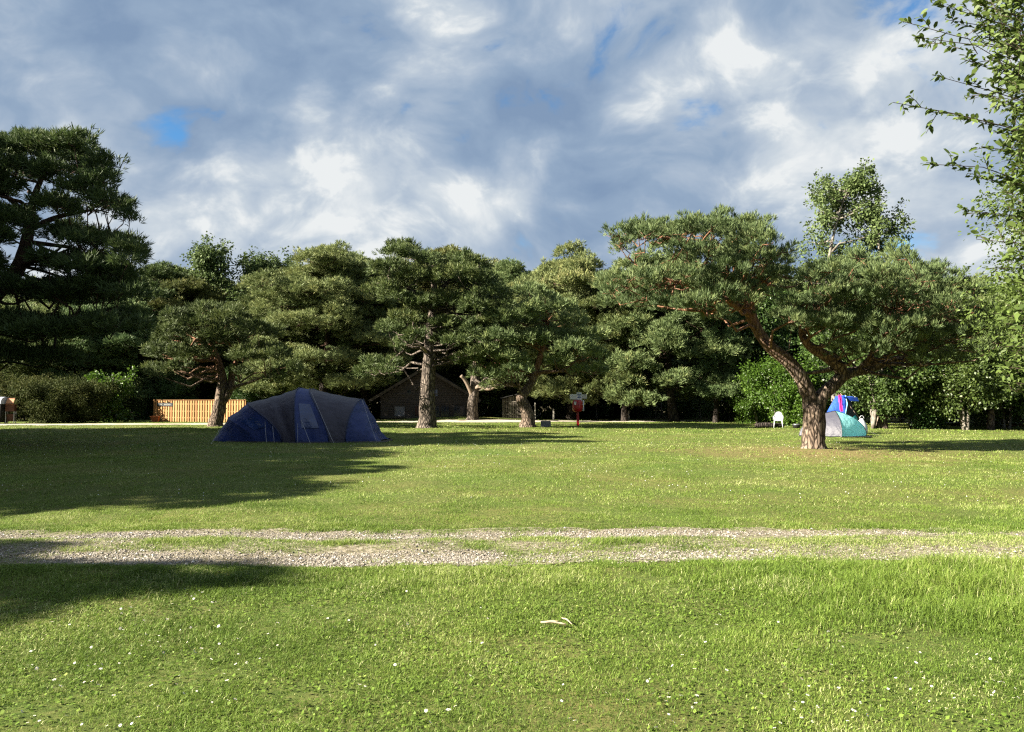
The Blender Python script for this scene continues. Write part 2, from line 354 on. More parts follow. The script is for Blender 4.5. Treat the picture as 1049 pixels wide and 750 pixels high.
# ------------------------------------------------------------------ ground
def ground():
    m_ = bpy.data.materials.new('meadow_turf'); m_.use_nodes = True; nt = m_.node_tree; N = nt.nodes; L = nt.links
    b = N['Principled BSDF']; b.inputs['Roughness'].default_value = 0.95; b.inputs['Specular IOR Level'].default_value = 0.1
    tc = N.new('ShaderNodeTexCoord')
    def nz(s, d=6, r=.6, st=None):
        n = N.new('ShaderNodeTexNoise'); n.inputs['Scale'].default_value = s; n.inputs['Detail'].default_value = d; n.inputs['Roughness'].default_value = r
        if st:
            mp = N.new('ShaderNodeMapping'); mp.inputs['Scale'].default_value = st; L.new(tc.outputs['Object'], mp.inputs[0]); L.new(mp.outputs[0], n.inputs['Vector'])
        else: L.new(tc.outputs['Object'], n.inputs['Vector'])
        return n.outputs['Fac']
    def ramp(f, pts):
        r = N.new('ShaderNodeValToRGB'); L.new(f, r.inputs[0]); e = r.color_ramp.elements
        while len(e) < len(pts): e.new(0.5)
        for i, (p, c) in enumerate(pts): e[i].position = p; e[i].color = (*c, 1)
        return r.outputs[0]
    fine = ramp(nz(16, 9, .75), [(.30, (.035, .055, .012)), (.46, (.070, .090, .022)), (.60, (.11, .115, .036)), (.75, (.20, .165, .085))])
    patch = ramp(nz(.35, 5, .6), [(.35, (.85, 1.05, .8)), (.5, (1, 1, 1)), (.68, (1.35, 1.15, 1.3))])
    mx = N.new('ShaderNodeMixRGB'); mx.blend_type = 'MULTIPLY'; mx.inputs[0].default_value = 1; L.new(fine, mx.inputs[1]); L.new(patch, mx.inputs[2])
    # needle litter and bare earth under the nearest pine and beyond the far path
    sp = N.new('ShaderNodeSeparateXYZ'); L.new(tc.outputs['Object'], sp.inputs[0])
    vm = N.new('ShaderNodeVectorMath'); vm.operation = 'DISTANCE'; L.new(tc.outputs['Object'], vm.inputs[0]); vm.inputs[1].default_value = (HERO[0] - 0.4, HERO[1] - 1.2, 0)
    mr = N.new('ShaderNodeMapRange'); mr.inputs[1].default_value = 5.6; mr.inputs[2].default_value = 0.5; L.new(vm.outputs['Value'], mr.inputs[0])
    mu = N.new('ShaderNodeMath'); mu.operation = 'MULTIPLY'; L.new(mr.outputs[0], mu.inputs[0]); L.new(nz(2.2, 6, .7), mu.inputs[1])
    m3 = N.new('ShaderNodeMath'); m3.operation = 'MULTIPLY'; m3.use_clamp = True; L.new(mu.outputs[0], m3.inputs[0]); m3.inputs[1].default_value = 1.25
    lit = ramp(nz(9, 8, .7), [(.3, (.10, .062, .030)), (.7, (.26, .19, .095))])
    mz = N.new('ShaderNodeMixRGB'); L.new(m3.outputs[0], mz.inputs[0]); L.new(mx.outputs[0], mz.inputs[1]); L.new(lit, mz.inputs[2])
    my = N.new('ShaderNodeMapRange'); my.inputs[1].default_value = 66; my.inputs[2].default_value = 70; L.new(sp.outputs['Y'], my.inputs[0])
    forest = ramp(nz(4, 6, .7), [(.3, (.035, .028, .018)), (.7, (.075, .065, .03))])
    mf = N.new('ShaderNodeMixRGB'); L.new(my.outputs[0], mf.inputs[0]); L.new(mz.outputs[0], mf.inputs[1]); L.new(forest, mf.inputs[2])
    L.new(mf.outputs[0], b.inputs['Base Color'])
    bp = N.new('ShaderNodeBump'); bp.inputs['Strength'].default_value = .8; bp.inputs['Distance'].default_value = .04; L.new(nz(14, 9, .8), bp.inputs['Height']); L.new(bp.outputs[0], b.inputs['Normal'])
    xs = np.unique(np.concatenate([np.linspace(-900, -60, 12), np.linspace(-60, -12, 50), np.linspace(-12, 12, 160), np.linspace(12, 60, 50), np.linspace(60, 900, 12)]))
    ys = np.unique(np.concatenate([np.linspace(-60, 2, 10), np.linspace(2, 12, 120), np.linspace(12, 30, 70), np.linspace(30, 75, 90), np.linspace(75, 1200, 16)]))
    X, Y = np.meshgrid(xs, ys); Z = hz(X, Y)
    n, k = X.shape; idx = np.arange(n * k).reshape(n, k)
    f = np.stack([idx[:-1, :-1], idx[:-1, 1:], idx[1:, 1:], idx[1:, :-1]], -1).reshape(-1, 4)
    mb = MB(); mb.add(np.stack([X, Y, Z], -1).reshape(-1, 3), [f])
    o = mb.build('ground', m_, smooth_=True); tag(o, 'mown green camping meadow', None, kind='structure')
ground()
def strip(name, fc, half, x0, x1, nx, mt, lift=0.006, edge=0.12, lab=None, ny=5, kk=3.0):
    xs = np.linspace(x0, x1, nx); c = fc(xs)
    h0 = half * (1 + edge / half * fbm(xs, xs * 0, kk, 3, 3)); h1 = half * (1 + edge / half * fbm(xs, xs * 0, kk, 9, 3))
    t = np.linspace(0, 1, ny)[:, None]
    Y = (c - h0)[None] * (1 - t) + (c + h1)[None] * t; X = np.repeat(xs[None], ny, 0)
    Z = hz(X, Y) + lift
    idx = np.arange(ny * nx).reshape(ny, nx); f = np.stack([idx[:-1, :-1], idx[:-1, 1:], idx[1:, 1:], idx[1:, :-1]], -1).reshape(-1, 4)
    mb = MB(); mb.add(np.stack([X, Y, Z], -1).reshape(-1, 3), [f])
    return mb
mt_track = mat('gravel_and_dust', (.115, .10, .055), 0.95, 0.15, (30, .8, .03), col2=(.30, .265, .20), noise_scale=14, contrast=(.36, .62))
def TRK_M(x): return (TRK_N(x) + TRK_F(x)) / 2
tag(strip('t', TRK_M, 0.98, -16, 15, 900, mt_track, edge=.10, ny=14).build('gravel_track', mt_track, smooth_=True), 'worn gravel track with two pale wheel ruts crossing the meadow', None, kind='structure')
def PATHC(x):
    x = np.asarray(x, float); return 60.6 - 8.4 / (1 + np.exp((x + 17) / 3.6)) + 1.2 / (1 + np.exp(-(x - 5) / 4))
mt_path = mat('pale_limestone_path', (.52, .47, .38), 0.95, 0.15, (6, .3, .02), col2=(.40, .35, .27), noise_scale=1.5)
a = strip('p', PATHC, 1.9, -52, 19.5, 300, mt_path, 0.012, 0.25, ny=4, kk=.5)
tag(a.build('path', mt_path, smooth_=True), 'pale sandy path along the far side of the meadow', None, kind='structure')
# ------------------------------------------------------------------ grass
def in_rut(x, y):
    e = 0.17 * fbm(x, y, 1.6, 2, 4) + .05 * vnoise(x, y, 14, 3)
    n = 1 - np.clip((np.abs(y - TRK_N(x)) - 0.23 - e) / 0.22, 0, 1)
    f = 1 - np.clip((np.abs(y - TRK_F(x)) - 0.15 - e) / 0.20, 0, 1)
    pt = np.clip(1.3 + .7 * fbm(x, y, 1.1, 22, 3), .6, 1); n = n * pt; f = f * pt
    n = n * (1 - 0.42 * np.clip((x - 1.5) / 2.4, 0, 1)); f = f * (1 - 0.30 * np.clip((x - 3.0) / 2.5, 0, 1))
    # thin, patchy growth on the strip between the ruts
    c = np.clip(1 - np.abs(y - (TRK_N(x) + TRK_F(x)) / 2) / .55, 0, 1) ** .5 * np.clip(.30 + .75 * fbm(x, y, 1.3, 41, 4), 0, .95) * (1 - .35 * np.clip((x - 2) / 2, 0, 1))
    return np.maximum(np.maximum(n, f), c)
def tall(x, y):       # rougher, taller growth
    t = np.clip((x - 2.1 + 0.5 * fbm(x, y, 1.2, 8, 2)) / 1.3, 0, 1) * np.clip((y - 5.0) / 0.8, 0, 1) * np.clip((7.6 - y) / 0.3, 0, 1)
    t = np.maximum(t, 0.45 * np.clip((y - 6.2) / 0.6, 0, 1) * np.clip((7.5 - y) / 0.2, 0, 1) * (0.7 + 0.6 * vnoise(x, y, 1.1, 3)))
    for cx, cy_, rx in ((-1.72, 8.78, .38), (1.18, 8.72, .36), (-0.9, 8.7, .12), (-3.9, 8.7, .18)):
        t = np.maximum(t, 1.0 * np.exp(-(((x - cx) / rx) ** 2 + ((y - cy_) / .13) ** 2)))
    return t
def blades(mb, rng, y0, y1, dens, h, w, seg, kmax=0.72, band=False):
    A = kmax * (y1 ** 2 - y0 ** 2)
    n = int(A * dens)
    y = np.sqrt(rng.uniform(y0 ** 2, y1 ** 2, n)); x = rng.uniform(-1, 1, n) * (kmax * y + 0.15)
    cl = fbm(x, y, 2.3, 6, 3) + 0.5 * vnoise(x, y, 9, 2) - 1.6 * np.clip(fbm(x, y, .75, 51, 4) - .42, 0, 1)
    keep = rng.random(n) < np.clip(0.72 + 0.35 * cl, 0.1, 1) * (1 - 0.985 * in_rut(x, y))
    # keep blades off the pale path and off forest floor
    keep &= ~((np.abs(y - PATHC(x)) < 2.0) & (y > 40)); keep &= (y < 64)
    dh = np.hypot(x - HERO[0], y - HERO[1]); keep &= rng.random(n) < np.clip((dh - 0.4) / 3.5 + .8 * vnoise(x, y, 2.5, 4), .3, 1)
    x = x[keep]; y = y[keep]; cl = cl[keep]; n = len(x)
    T = tall(x, y); mid = (np.abs(y - 8.66) < 0.8) & (T < .3)
    hh = h * rng.uniform(0.45, 1.25, n) * (1 + 0.35 * cl) * (1 + 2.9 * T); hh[mid] *= 0.85
    z = hz(x, y) - 0.003 + (.006 * (np.abs(y - 8.66) < 1) if True else 0)
    an = rng.uniform(0, 2 * np.pi, n); lean = rng.uniform(0.2, 2.2, n) * (1 - 0.35 * np.clip(T, 0, 1))
    d = np.stack([np.cos(an), np.sin(an), np.zeros(n)], -1)
    sa = an + np.pi / 2 + rng.normal(0, .5, n); s = np.stack([np.cos(sa), np.sin(sa), np.zeros(n)], -1) * (w * rng.uniform(.6, 1.3, n))[:, None] / 2
    P = np.stack([x, y, z], -1); up = np.array([0, 0, 1.0])
    # colour index: patches of fresh, yellow and dry
    dry = fbm(x, y, .45, 12, 3)
    var = 0.45 + 0.21 * fbm(x, y, .9, 15, 3) + 0.10 * fbm(x, y, 6, 16, 2) + 0.16 * rng.normal(size=n) + 0.16 * np.clip(dry, 0, 1) + 0.10 * T
    if y0 < 12: var -= 0.04
    if y0 >= 12: var += 0.05
    dr = rng.random(n) < (0.03 + 0.22 * np.clip(fbm(x, y, 1.7, 27, 3) - .25, 0, 1) + 0.10 * np.clip(dry - .1, 0, 1) + 0.5 * (mid & (rng.random(n) < .22)) + 0.12 * np.clip(1.3 - np.abs(y - 8.6), 0, 1) * np.clip((x - 2.5) / 2, 0, 1) * 2)
    var[dr] = rng.uniform(.88, 1, dr.sum()); var = np.clip(var, 0, 1)
    H = hh[:, None]; Ln = lean[:, None]
    if seg == 2:
        m1 = P + up * H * .55 + d * H * Ln * .28; tip = P + up * H * (1 - .27 * np.minimum(Ln, 2.2)) + d * H * Ln * .85
        V = np.stack([P - s, P + s, m1 + s * .8, m1 - s * .8, tip], 1).reshape(-1, 3)
        i = np.arange(n)[:, None] * 5
        mb.add(V, [i + np.array([0, 1, 2, 3]), i + np.array([3, 2, 4])], np.repeat(var, 5))
    else:
        tip = P + up * H * (1 - .27 * np.minimum(Ln, 2.2)) + d * H * Ln * .8
        V = np.stack([P - s, P + s, tip], 1).reshape(-1, 3)
        mb.add(V, [np.arange(n * 3).reshape(-1, 3)], np.repeat(var, 3))
rng = np.random.default_rng(11)
mb = MB()
blades(mb, rng, 3.0, 5.2, 12500, .030, .0036, 2)
blades(mb, rng, 5.2, 7.6, 8500, .034, .0044, 2)
blades(mb, rng, 7.6, 12, 4200, .038, .0060, 1)
blades(mb, rng, 7.45, 9.95, 9000, .036, .0062, 1, band=True)
blades(mb, rng, 12, 22, 1100, .042, .0095, 1)
blades(mb, rng, 22, 38, 190, .055, .022, 1)
blades(mb, rng, 38, 64, 55, .07, .045, 1)
# small round clover and plantain leaves pressed between the blades
n = 26000
y = np.sqrt(rng.uniform(9, 58, n)); x = rng.uniform(-1, 1, n) * (.72 * y + .1)
k = (rng.random(n) < np.clip(.35 + .8 * fbm(x, y, 1.6, 21, 3), 0, 1)) & (in_rut(x, y) < .3); x = x[k]; y = y[k]; n = len(x)
P = np.stack([x, y, hz(x, y) + rng.uniform(.008, .026, n)], -1); nn = unit(rng.normal(size=(n, 3)) * .35 + [0, 0, 1]); a1 = unit(np.cross(nn, rng.normal(size=(n, 3)))); a2 = np.cross(nn, a1)
r_ = rng.uniform(.005, .012, n)[:, None]
V = np.stack([P - a1 * r_ * 1.3, P - a2 * r_, P + a1 * r_ * 1.3, P + a2 * r_], 1).reshape(-1, 3)
mb.add(V, [np.arange(n * 4).reshape(-1, 4)], np.repeat(np.clip(rng.normal(.35, .16, n), 0, .8), 4))
g = mb.build('grass', M['grass']); tag(g, 'short green grass of the meadow with taller tufts by the track', 'grass', kind='stuff')
# ------------------------------------------------------------------ gravel
def stones(rng, n, x, y, size):
    o6 = np.array([(1, 0, 0), (-1, 0, 0), (0, 1, 0), (0, -1, 0), (0, 0, 1), (0, 0, -1)], float)
    f8 = np.array([(0, 2, 4), (2, 1, 4), (1, 3, 4), (3, 0, 4), (2, 0, 5), (1, 2, 5), (3, 1, 5), (0, 3, 5)])
    V = o6[None] * rng.uniform(.6, 1.3, (n, 6, 1)) + rng.normal(0, .15, (n, 6, 3))
    V[:, :, 2] *= .55
    an = rng.uniform(0, 6.28, n); c, s = np.cos(an)[:, None], np.sin(an)[:, None]
    vx = V[..., 0] * c - V[..., 1] * s; vy = V[..., 0] * s + V[..., 1] * c
    V = np.stack([vx, vy, V[..., 2]], -1) * size[:, None, None]
    V += np.stack([x, y, hz(x, y) + .008 + size * .2], -1)[:, None]
    f = f8[None] + (np.arange(n) * 6)[:, None, None]
    return V.reshape(-1, 3), f.reshape(-1, 3)
mb = MB(); n = 95000
side = rng.random(n); x = rng.uniform(-8, 8, n); y = np.where(side < .50, TRK_N(x) + rng.normal(0, .27, n), np.where(side < .80, TRK_F(x) + rng.normal(0, .2, n), rng.uniform(7.6, 9.7, n)))
k = rng.random(n) < (.03 + .97 * in_rut(x, y) ** 1.5) * np.clip(.75 + .5 * fbm(x, y, 2, 31, 3), .1, 1) * (1 - .6 * np.clip((x - 1.3) / 2.6, 0, 1)); x = x[k]; y = y[k]; n = len(x)
sz = np.clip(rng.lognormal(-5.0, .48, n), .003, .026)
V, f = stones(rng, n, x, y, sz); mb.add(V, [f], np.repeat(np.clip(rng.normal(.5, .25, n), 0, 1), 6))
tag(mb.build('gravel', M['stone']), 'loose pale gravel in the wheel ruts', 'gravel', kind='stuff')
# ------------------------------------------------------------------ foliage builders
def needles(mb, P, D, L, k, w, spread, rng, var, tip=0.0):
    n = len(P)
    d = unit(D[:, None] + spread * rng.normal(size=(n, k, 3)))
    l = (L * rng.uniform(.7, 1.25, (n, k)))[..., None]
    s = unit(np.cross(d, rng.normal(size=(n, k, 3)))) * (w / 2)
    b = P[:, None] + rng.normal(0, L * .12, (n, k, 3))
    V = np.stack([b, b + d * l * .45 + s, b + d * l, b + d * l * .45 - s], 2)
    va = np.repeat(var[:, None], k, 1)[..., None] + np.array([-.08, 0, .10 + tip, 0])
    N_ = n * k * 4
    mb.add(V.reshape(-1, 3), [np.arange(N_).reshape(-1, 4)], np.clip(va + rng.normal(0, .06, (n, k, 1)), 0, 1).ravel())
def pad_foliage(mb, rng, pads, L=.26, k=7, w=.045, spray_r=.3, dens=6.0, tufts=7, var0=.45, upb=.55, tip=0.0, spread=.42):
    """pads: rows (x, y, z, r, rz). sprays over each pad's shell, tufts over each spray"""
    PP = []; DD = []; VV = []
    for (x, y, z, r, rz_) in pads:
        n = max(6, int(dens * r * r * 4))
        u = unit(rng.normal(size=(n, 3))); u[:, 2] = np.where(u[:, 2] < -.25, -u[:, 2] * .6, u[:, 2]); u = unit(u)
        rad = rng.uniform(.5, 1.08, n) ** .7
        lump = 1 + .18 * np.sin(u[:, 0] * 4 + x * 3) + .15 * np.sin(u[:, 1] * 5 + z * 2)
        c = np.array([x, y, z]) + u * (rad * lump)[:, None] * np.array([r, r, rz_])
        m = tufts; cc = np.repeat(c, m, 0); uu = np.repeat(u, m, 0)
        off = unit(rng.normal(size=(n * m, 3))) * rng.uniform(.3, 1, (n * m, 1)) * spray_r; off[:, 2] *= .7
        PP.append(cc + off); DD.append(unit(unit(off) * .55 + uu * .45 + np.array([0, 0, upb])))
        pv = var0 + rng.normal(0, .06); VV.append(np.repeat(pv + rng.normal(0, .10, n), m) + rng.normal(0, .05, n * m))
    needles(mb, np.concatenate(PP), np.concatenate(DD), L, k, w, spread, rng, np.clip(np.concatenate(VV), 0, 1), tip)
def leaf_pads(mb, rng, pads, s=.13, per=26, spray_r=.35, dens=6, var0=.5, droop=.0, full=False, asp=.55):
    PP = []; VV = []; UU = []
    for (x, y, z, r, rz_) in pads:
        n = max(5, int(dens * r * r * 4))
        u = unit(rng.normal(size=(n, 3))); rad = rng.uniform(.45, 1.05, n)
        lump = 1 + .22 * np.sin(u[:, 0] * 5 + x * 3) + .18 * np.sin(u[:, 2] * 6 + y * 2)
        c = np.array([x, y, z]) + u * (rad * lump)[:, None] * np.array([r, r, rz_])
        cc = np.repeat(c, per, 0); off = rng.normal(0, spray_r * .5, (n * per, 3)); off[:, 2] -= droop * rng.random(n * per) * spray_r * 2
        PP.append(cc + off); UU.append(unit(off + np.repeat(u, per, 0) * .2)); VV.append(np.repeat(var0 + rng.normal(0, .05) + rng.normal(0, .10, n), per) + rng.normal(0, .12, n * per))
    P = np.concatenate(PP); U = np.concatenate(UU); V_ = np.clip(np.concatenate(VV), 0, 1)
    leaves_at(mb, rng, P, U, s, V_, droop, asp)
def leaves_at(mb, rng, P, U, s, var, droop=0.0, asp=.5):
    n = len(P)
    d = unit(U + rng.normal(0, .6, (n, 3)) + np.array([0, 0, -droop]))
    nn = unit(rng.normal(size=(n, 3)) * .8 + np.array([0, 0, .9])); sd = unit(np.cross(d, nn))
    l = (s * rng.uniform(.6, 1.25, n))[:, None]
    w = l * asp / 2
    V = np.stack([P, P + d * l * .35 + sd * w, P + d * l * .75 + sd * w * .75, P + d * l, P + d * l * .75 - sd * w * .75, P + d * l * .35 - sd * w], 1)
    V[:, 3, 2] -= (l * .12)[:, 0]
    mb.add(V.reshape(-1, 3), [np.arange(n * 6).reshape(-1, 6)], np.repeat(var, 6))
def limb_to(mb, rng, a, b, r0, r1=.015, seg=5, sag=.12, n=5):
    a = np.array(a, float); b = np.array(b, float); t = np.linspace(0, 1, n)[:, None]
    P = a + (b - a) * t; l = np.linalg.norm(b - a)
    w = rng.normal(0, .06 * l, (n, 3)); w[0] = 0; w[-1] = 0
    P = P + w + np.array([0, 0, -sag * l]) * (t * (1 - t) * 2)
    mb.tube(P, np.linspace(r0, r1, n), seg, mat=0)
def attach(mb, rng, skel, pads, r=.05, twigs=0):
    """a branch from the nearest lower skeleton point to every pad"""
    S = np.array([p for p, _ in skel]); SR = np.array([q for _, q in skel])
    for p in pads:
        c = np.array(p[:3]); d = np.linalg.norm(S - c, axis=1) + 1.5 * np.clip(S[:, 2] - c[2] + .1, 0, 9)
        j = int(np.argmin(d)); r0 = min(SR[j] * .6, r * (1 + .15 * d[j]))
        limb_to(mb, rng, S[j], c, r0, .012)
        for _ in range(twigs):
            u = unit(rng.normal(size=3)); u[2] = abs(u[2]) * .6
            limb_to(mb, rng, c, c + u * np.array([p[3], p[3], p[4]]) * .9, .014, .004, 3, .05, 3)
def gen_pine(seed, H, Rr, cb, lean=(0, 0), nl=16, r0=.35, top=.92, dens=6, mt='pine', bark='bark_dark', L=.27, w=.05, flat=.62, padk=.25, k=7, low=1.0):
    """returns (trunk mesh, crown mesh) for a pine of height H and crown radius Rr starting at cb*H"""
    rng = np.random.default_rng(seed); tb = MB(); cr = MB()
    n = 9; t = np.linspace(0, 1, n)
    wob = np.cumsum(rng.normal(0, .10, (n, 2)), 0) * H * .03
    P = np.stack([lean[0] * t ** 1.3 + wob[:, 0], lean[1] * t ** 1.3 + wob[:, 1], t * H * top], -1); P[0, :2] = 0
    rad = r0 * (1 - .82 * t ** .9)
    PF = np.vstack([[P[0][0], P[0][1], -.15], P[0] + [0, 0, .12], P[1:]]); RF = np.concatenate([[r0 * 1.55, r0 * 1.22], rad[1:]])
    tb.tube(PF, RF, 10, .06, rng, sub=3)
    skel = [(P[i] * (1 - s) + P[min(i + 1, n - 1)] * s, rad[i]) for i in range(n) for s in (0, .5) if P[i][2] > cb * H * .75]
    pads = []
    az = rng.uniform(0, 6.28)
    for i in range(nl):
        f = (i + .5) / nl; h = H * (cb + (top - cb) * f ** .9); az += 2.4 + rng.normal(0, .25)
        prof = math.sqrt(max(0.02, 1 - ((f - .38) / .70) ** 2)) * (low if f < .3 else 1)
        ln = Rr * prof * rng.uniform(.72, 1.1)
        base = P[0] + (P[-1] - P[0]) * (h / (H * top)); j = np.searchsorted(P[:, 2], h).clip(1, n - 1); tt = (h - P[j - 1, 2]) / (P[j, 2] - P[j - 1, 2] + 1e-6); base = P[j - 1] * (1 - tt) + P[j] * tt
        d = np.array([math.cos(az), math.sin(az), 0]); rise = ln * rng.uniform(.05, .30)
        Q = np.array([base, base + d * ln * .35 + [0, 0, rise * .2], base + d * ln * .7 + [0, 0, rise * .6], base + d * ln + [0, 0, rise]]) + rng.normal(0, .05 * ln, (4, 3)) * [[0], [1], [1], [1]]
        rb = max(.03, .22 * r0 * (1 - .5 * f)); tb.tube(Q, [rb * 1.3, rb, rb * .6, rb * .25], 6, sub=2)
        pr = Rr * padk
        for s in (.5, .78, 1.0):
            c = Q[0] * (1 - s) + Q[3] * s if s < 1 else Q[3]
            for sd in ((0,) if s == 1.0 else (-1, 1)):
                perp = np.array([-d[1], d[0], 0]) * sd * ln * .27
                c2 = c + perp + rng.normal(0, .1 * Rr, 3) * [1, 1, .5] + [0, 0, .15 * pr]
                pads.append((*c2, pr * rng.uniform(.7, 1.15), pr * flat * rng.uniform(.8, 1.3)))
                limb_to(tb, rng, Q[1] * (1 - s) + Q[3] * s, c2, .035, .012, 4)
    tpn = P[-1]
    for _ in range(4): pads.append((*(tpn + rng.normal(0, .13 * Rr, 3) + [0, 0, .02 * H]), Rr * padk, Rr * padk * .55))
    pad_foliage(cr, rng, pads, L=L, k=k, w=w, dens=dens, spray_r=.34)
    return tb.mesh('pine_trunk', M[bark], True), cr.mesh('pine_crown', M[mt])
def put_tree(name, label, cat, tm, cm, loc, rz=0.0, sc=(1, 1, 1), group=None):
    r = thing(name, label, cat, (loc[0], loc[1], float(hz(loc[0], loc[1]))), rz, group); r.scale = sc
    for nm, me in (('trunk', tm), ('crown', cm)):
        o = bpy.data.objects.new(nm, me); COL.objects.link(o); o.parent = r
    return r
def px_pine(name, label, base, Y, tubes, padpx, seed, mt='pine', bark='bark', depth=2.5, L=.24, w=.04, k=8, dens=7, flat=.5, group=None, twigs=0, tip=0.0, layers=(0, 1, -1), prr=.05, var0=.45, dead=None, spread=.42, tufts=7, spray_r=.3, upb=.6, yoff=0.0):
    """pine from measured outline points. tubes: lists of (px, py, dY, r); padpx: (px, py, r_m[, dY])"""
    rng = np.random.default_rng(seed)
    B = np.array([base[0], base[1], float(hz(base[0], base[1]))]); tb = MB(); cr = MB(); skel = []
    for tbq in tubes:
        P = []; Rr_ = []
        for q in tbq:
            p = at(q[0], q[1], Y + q[2]) - B; P.append(p); Rr_.append(q[3])
        if tbq is tubes[0]:
            P[0] = np.array([P[0][0], P[0][1], -.12])
            P.insert(1, np.array([P[0][0], P[0][1], .16])); Rr_.insert(1, Rr_[0] * .78)
        Ps, rs = smooth(np.array(P), np.array(Rr_), 5)
        tb.tube(Ps, rs, 14, .07, rng)
        skel += [(p, r) for p, r in zip(Ps, rs)]
    pads = []
    for q in padpx:
        dys = (q[3],) if len(q) > 3 else tuple(l * depth * rng.uniform(.6, 1.1) + rng.normal(0, .3) for l in layers)
        for dy in dys:
            p = at(q[0], q[1], Y + dy) - B + rng.normal(0, .12, 3)
            p[1] += yoff; pads.append((*p, q[2] * rng.uniform(.85, 1.15), q[2] * flat * rng.uniform(.85, 1.2)))
    low = [s for s in skel if s[0][2] > 1.6]
    attach(tb, rng, low or skel, pads, prr, twigs)
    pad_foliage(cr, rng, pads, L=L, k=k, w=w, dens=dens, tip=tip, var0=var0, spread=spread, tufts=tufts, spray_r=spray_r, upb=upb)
    r = thing(name, label, 'pine tree', B, 0, group)
    tb.build('trunk', M[bark], r, True); cr.build('crown', M[mt], r)
    if dead:
        for dq in dead:
            P = [at(q[0], q[1], Y + q[2]) - B for q in dq]; m2 = MB(); m2.tube(P, [q[3] for q in dq], 8, .1, rng, sub=3); m2.build('dead_branch', M['deadwood'], r, True)
    return r
# ------------------------------------------------------------------ the near pine on the right
hero_pads = []
for q in ((628, 246, .42), (645, 238, .45), (660, 244, .5), (676, 236, .5), (690, 242, .5), (704, 232, .5), (718, 240, .55), (734, 230, .5), (748, 236, .5), (762, 240, .5), (776, 250, .5), (790, 262, .45), (626, 258, .35, -.8),
          (700, 258, .5), (722, 262, .6), (745, 258, .65), (765, 266, .6), (783, 278, .5), (735, 282, .65), (757, 290, .6), (775, 300, .5, -1.5),
          (622, 284, .4), (636, 292, .5), (655, 286, .5), (674, 292, .55), (692, 284, .55), (712, 292, .6), (735, 302, .55), (752, 312, .45), (648, 305, .5), (680, 308, .55), (708, 312, .5), (728, 322, .4), (620, 300, .4),
          (822, 284, .5), (840, 276, .5), (858, 284, .55), (876, 274, .55), (894, 282, .55), (912, 274, .5), (930, 284, .55), (948, 278, .45), (962, 292, .5), (980, 298, .5), (996, 306, .45), (1010, 316, .4),
          (806, 306, .5, -1.8), (818, 318, .6), (842, 308, .65), (866, 304, .65), (890, 308, .7), (914, 304, .65), (938, 310, .65), (960, 318, .6), (982, 324, .55), (1002, 334, .45), (800, 322, .45), (820, 334, .5),
          (845, 335, .6), (872, 330, .65), (900, 334, .65), (926, 332, .6), (950, 338, .55), (974, 344, .5), (994, 350, .4), (858, 350, .45), (885, 354, .5), (912, 356, .5), (938, 360, .45), (962, 362, .4), (1012, 344, .35), (870, 264, .35), (908, 262, .35), (800, 288, .4, 1.8)):
    hero_pads.append((q[0] + 2, q[1] + 6) + q[2:])
px_pine('pine_tree', 'nearest pine with a forked leaning trunk and wide flat crown standing alone in the grass', HERO, HERO[1],
        [[(834, 463, 0, .47), (834, 437, 0, .355), (833, 415, 0, .34)],
         [(833, 422, 0, .31), (829, 405, 0, .245), (821, 388, -.1, .225), (808, 371, -.2, .21), (790, 356, -.3, .195), (776, 338, -.3, .175), (768, 318, -.3, .18), (768, 296, -.2, .15), (756, 272, 0, .11), (735, 250, .3, .07)],
         [(835, 420, 0, .30), (843, 405, 0, .215), (855, 393, .05, .21), (862, 384, .1, .205), (858, 374, 0, .21), (845, 364, -.2, .18), (831, 356, -.4, .15), (822, 344, -.5, .11), (822, 325, -.5, .07)],
         [(862, 386, .1, .21), (874, 381, .3, .17), (893, 377, .5, .15), (915, 369, .7, .125), (938, 364, .8, .10), (962, 350, .9, .06), (985, 332, 1, .035)],
         [(878, 381, .3, .12), (889, 370, 0, .11), (897, 357, -.3, .09), (905, 340, -.5, .06), (915, 318, -.6, .035)],
         [(772, 325, -.3, .12), (745, 308, -.8, .10), (715, 295, -1.1, .07), (680, 285, -1.3, .045), (650, 270, -1.4, .03)],
         [(768, 300, -.2, .13), (780, 280, .5, .10), (790, 262, 1, .06)],
         [(756, 274, 0, .09), (725, 255, -.5, .07), (690, 245, -.8, .05), (655, 240, -1, .03)],
         [(852, 378, 0, .08), (838, 381, .5, .06), (822, 382, .9, .05), (808, 376, 1.2, .03)]],
        hero_pads, 3, 'pine_hero', 'bark_hero', depth=2.3, L=.17, w=.020, k=11, dens=11, flat=.72, twigs=3, tip=.08, tufts=8, spray_r=.20, var0=.46, spread=.30, upb=.95, yoff=-.6)
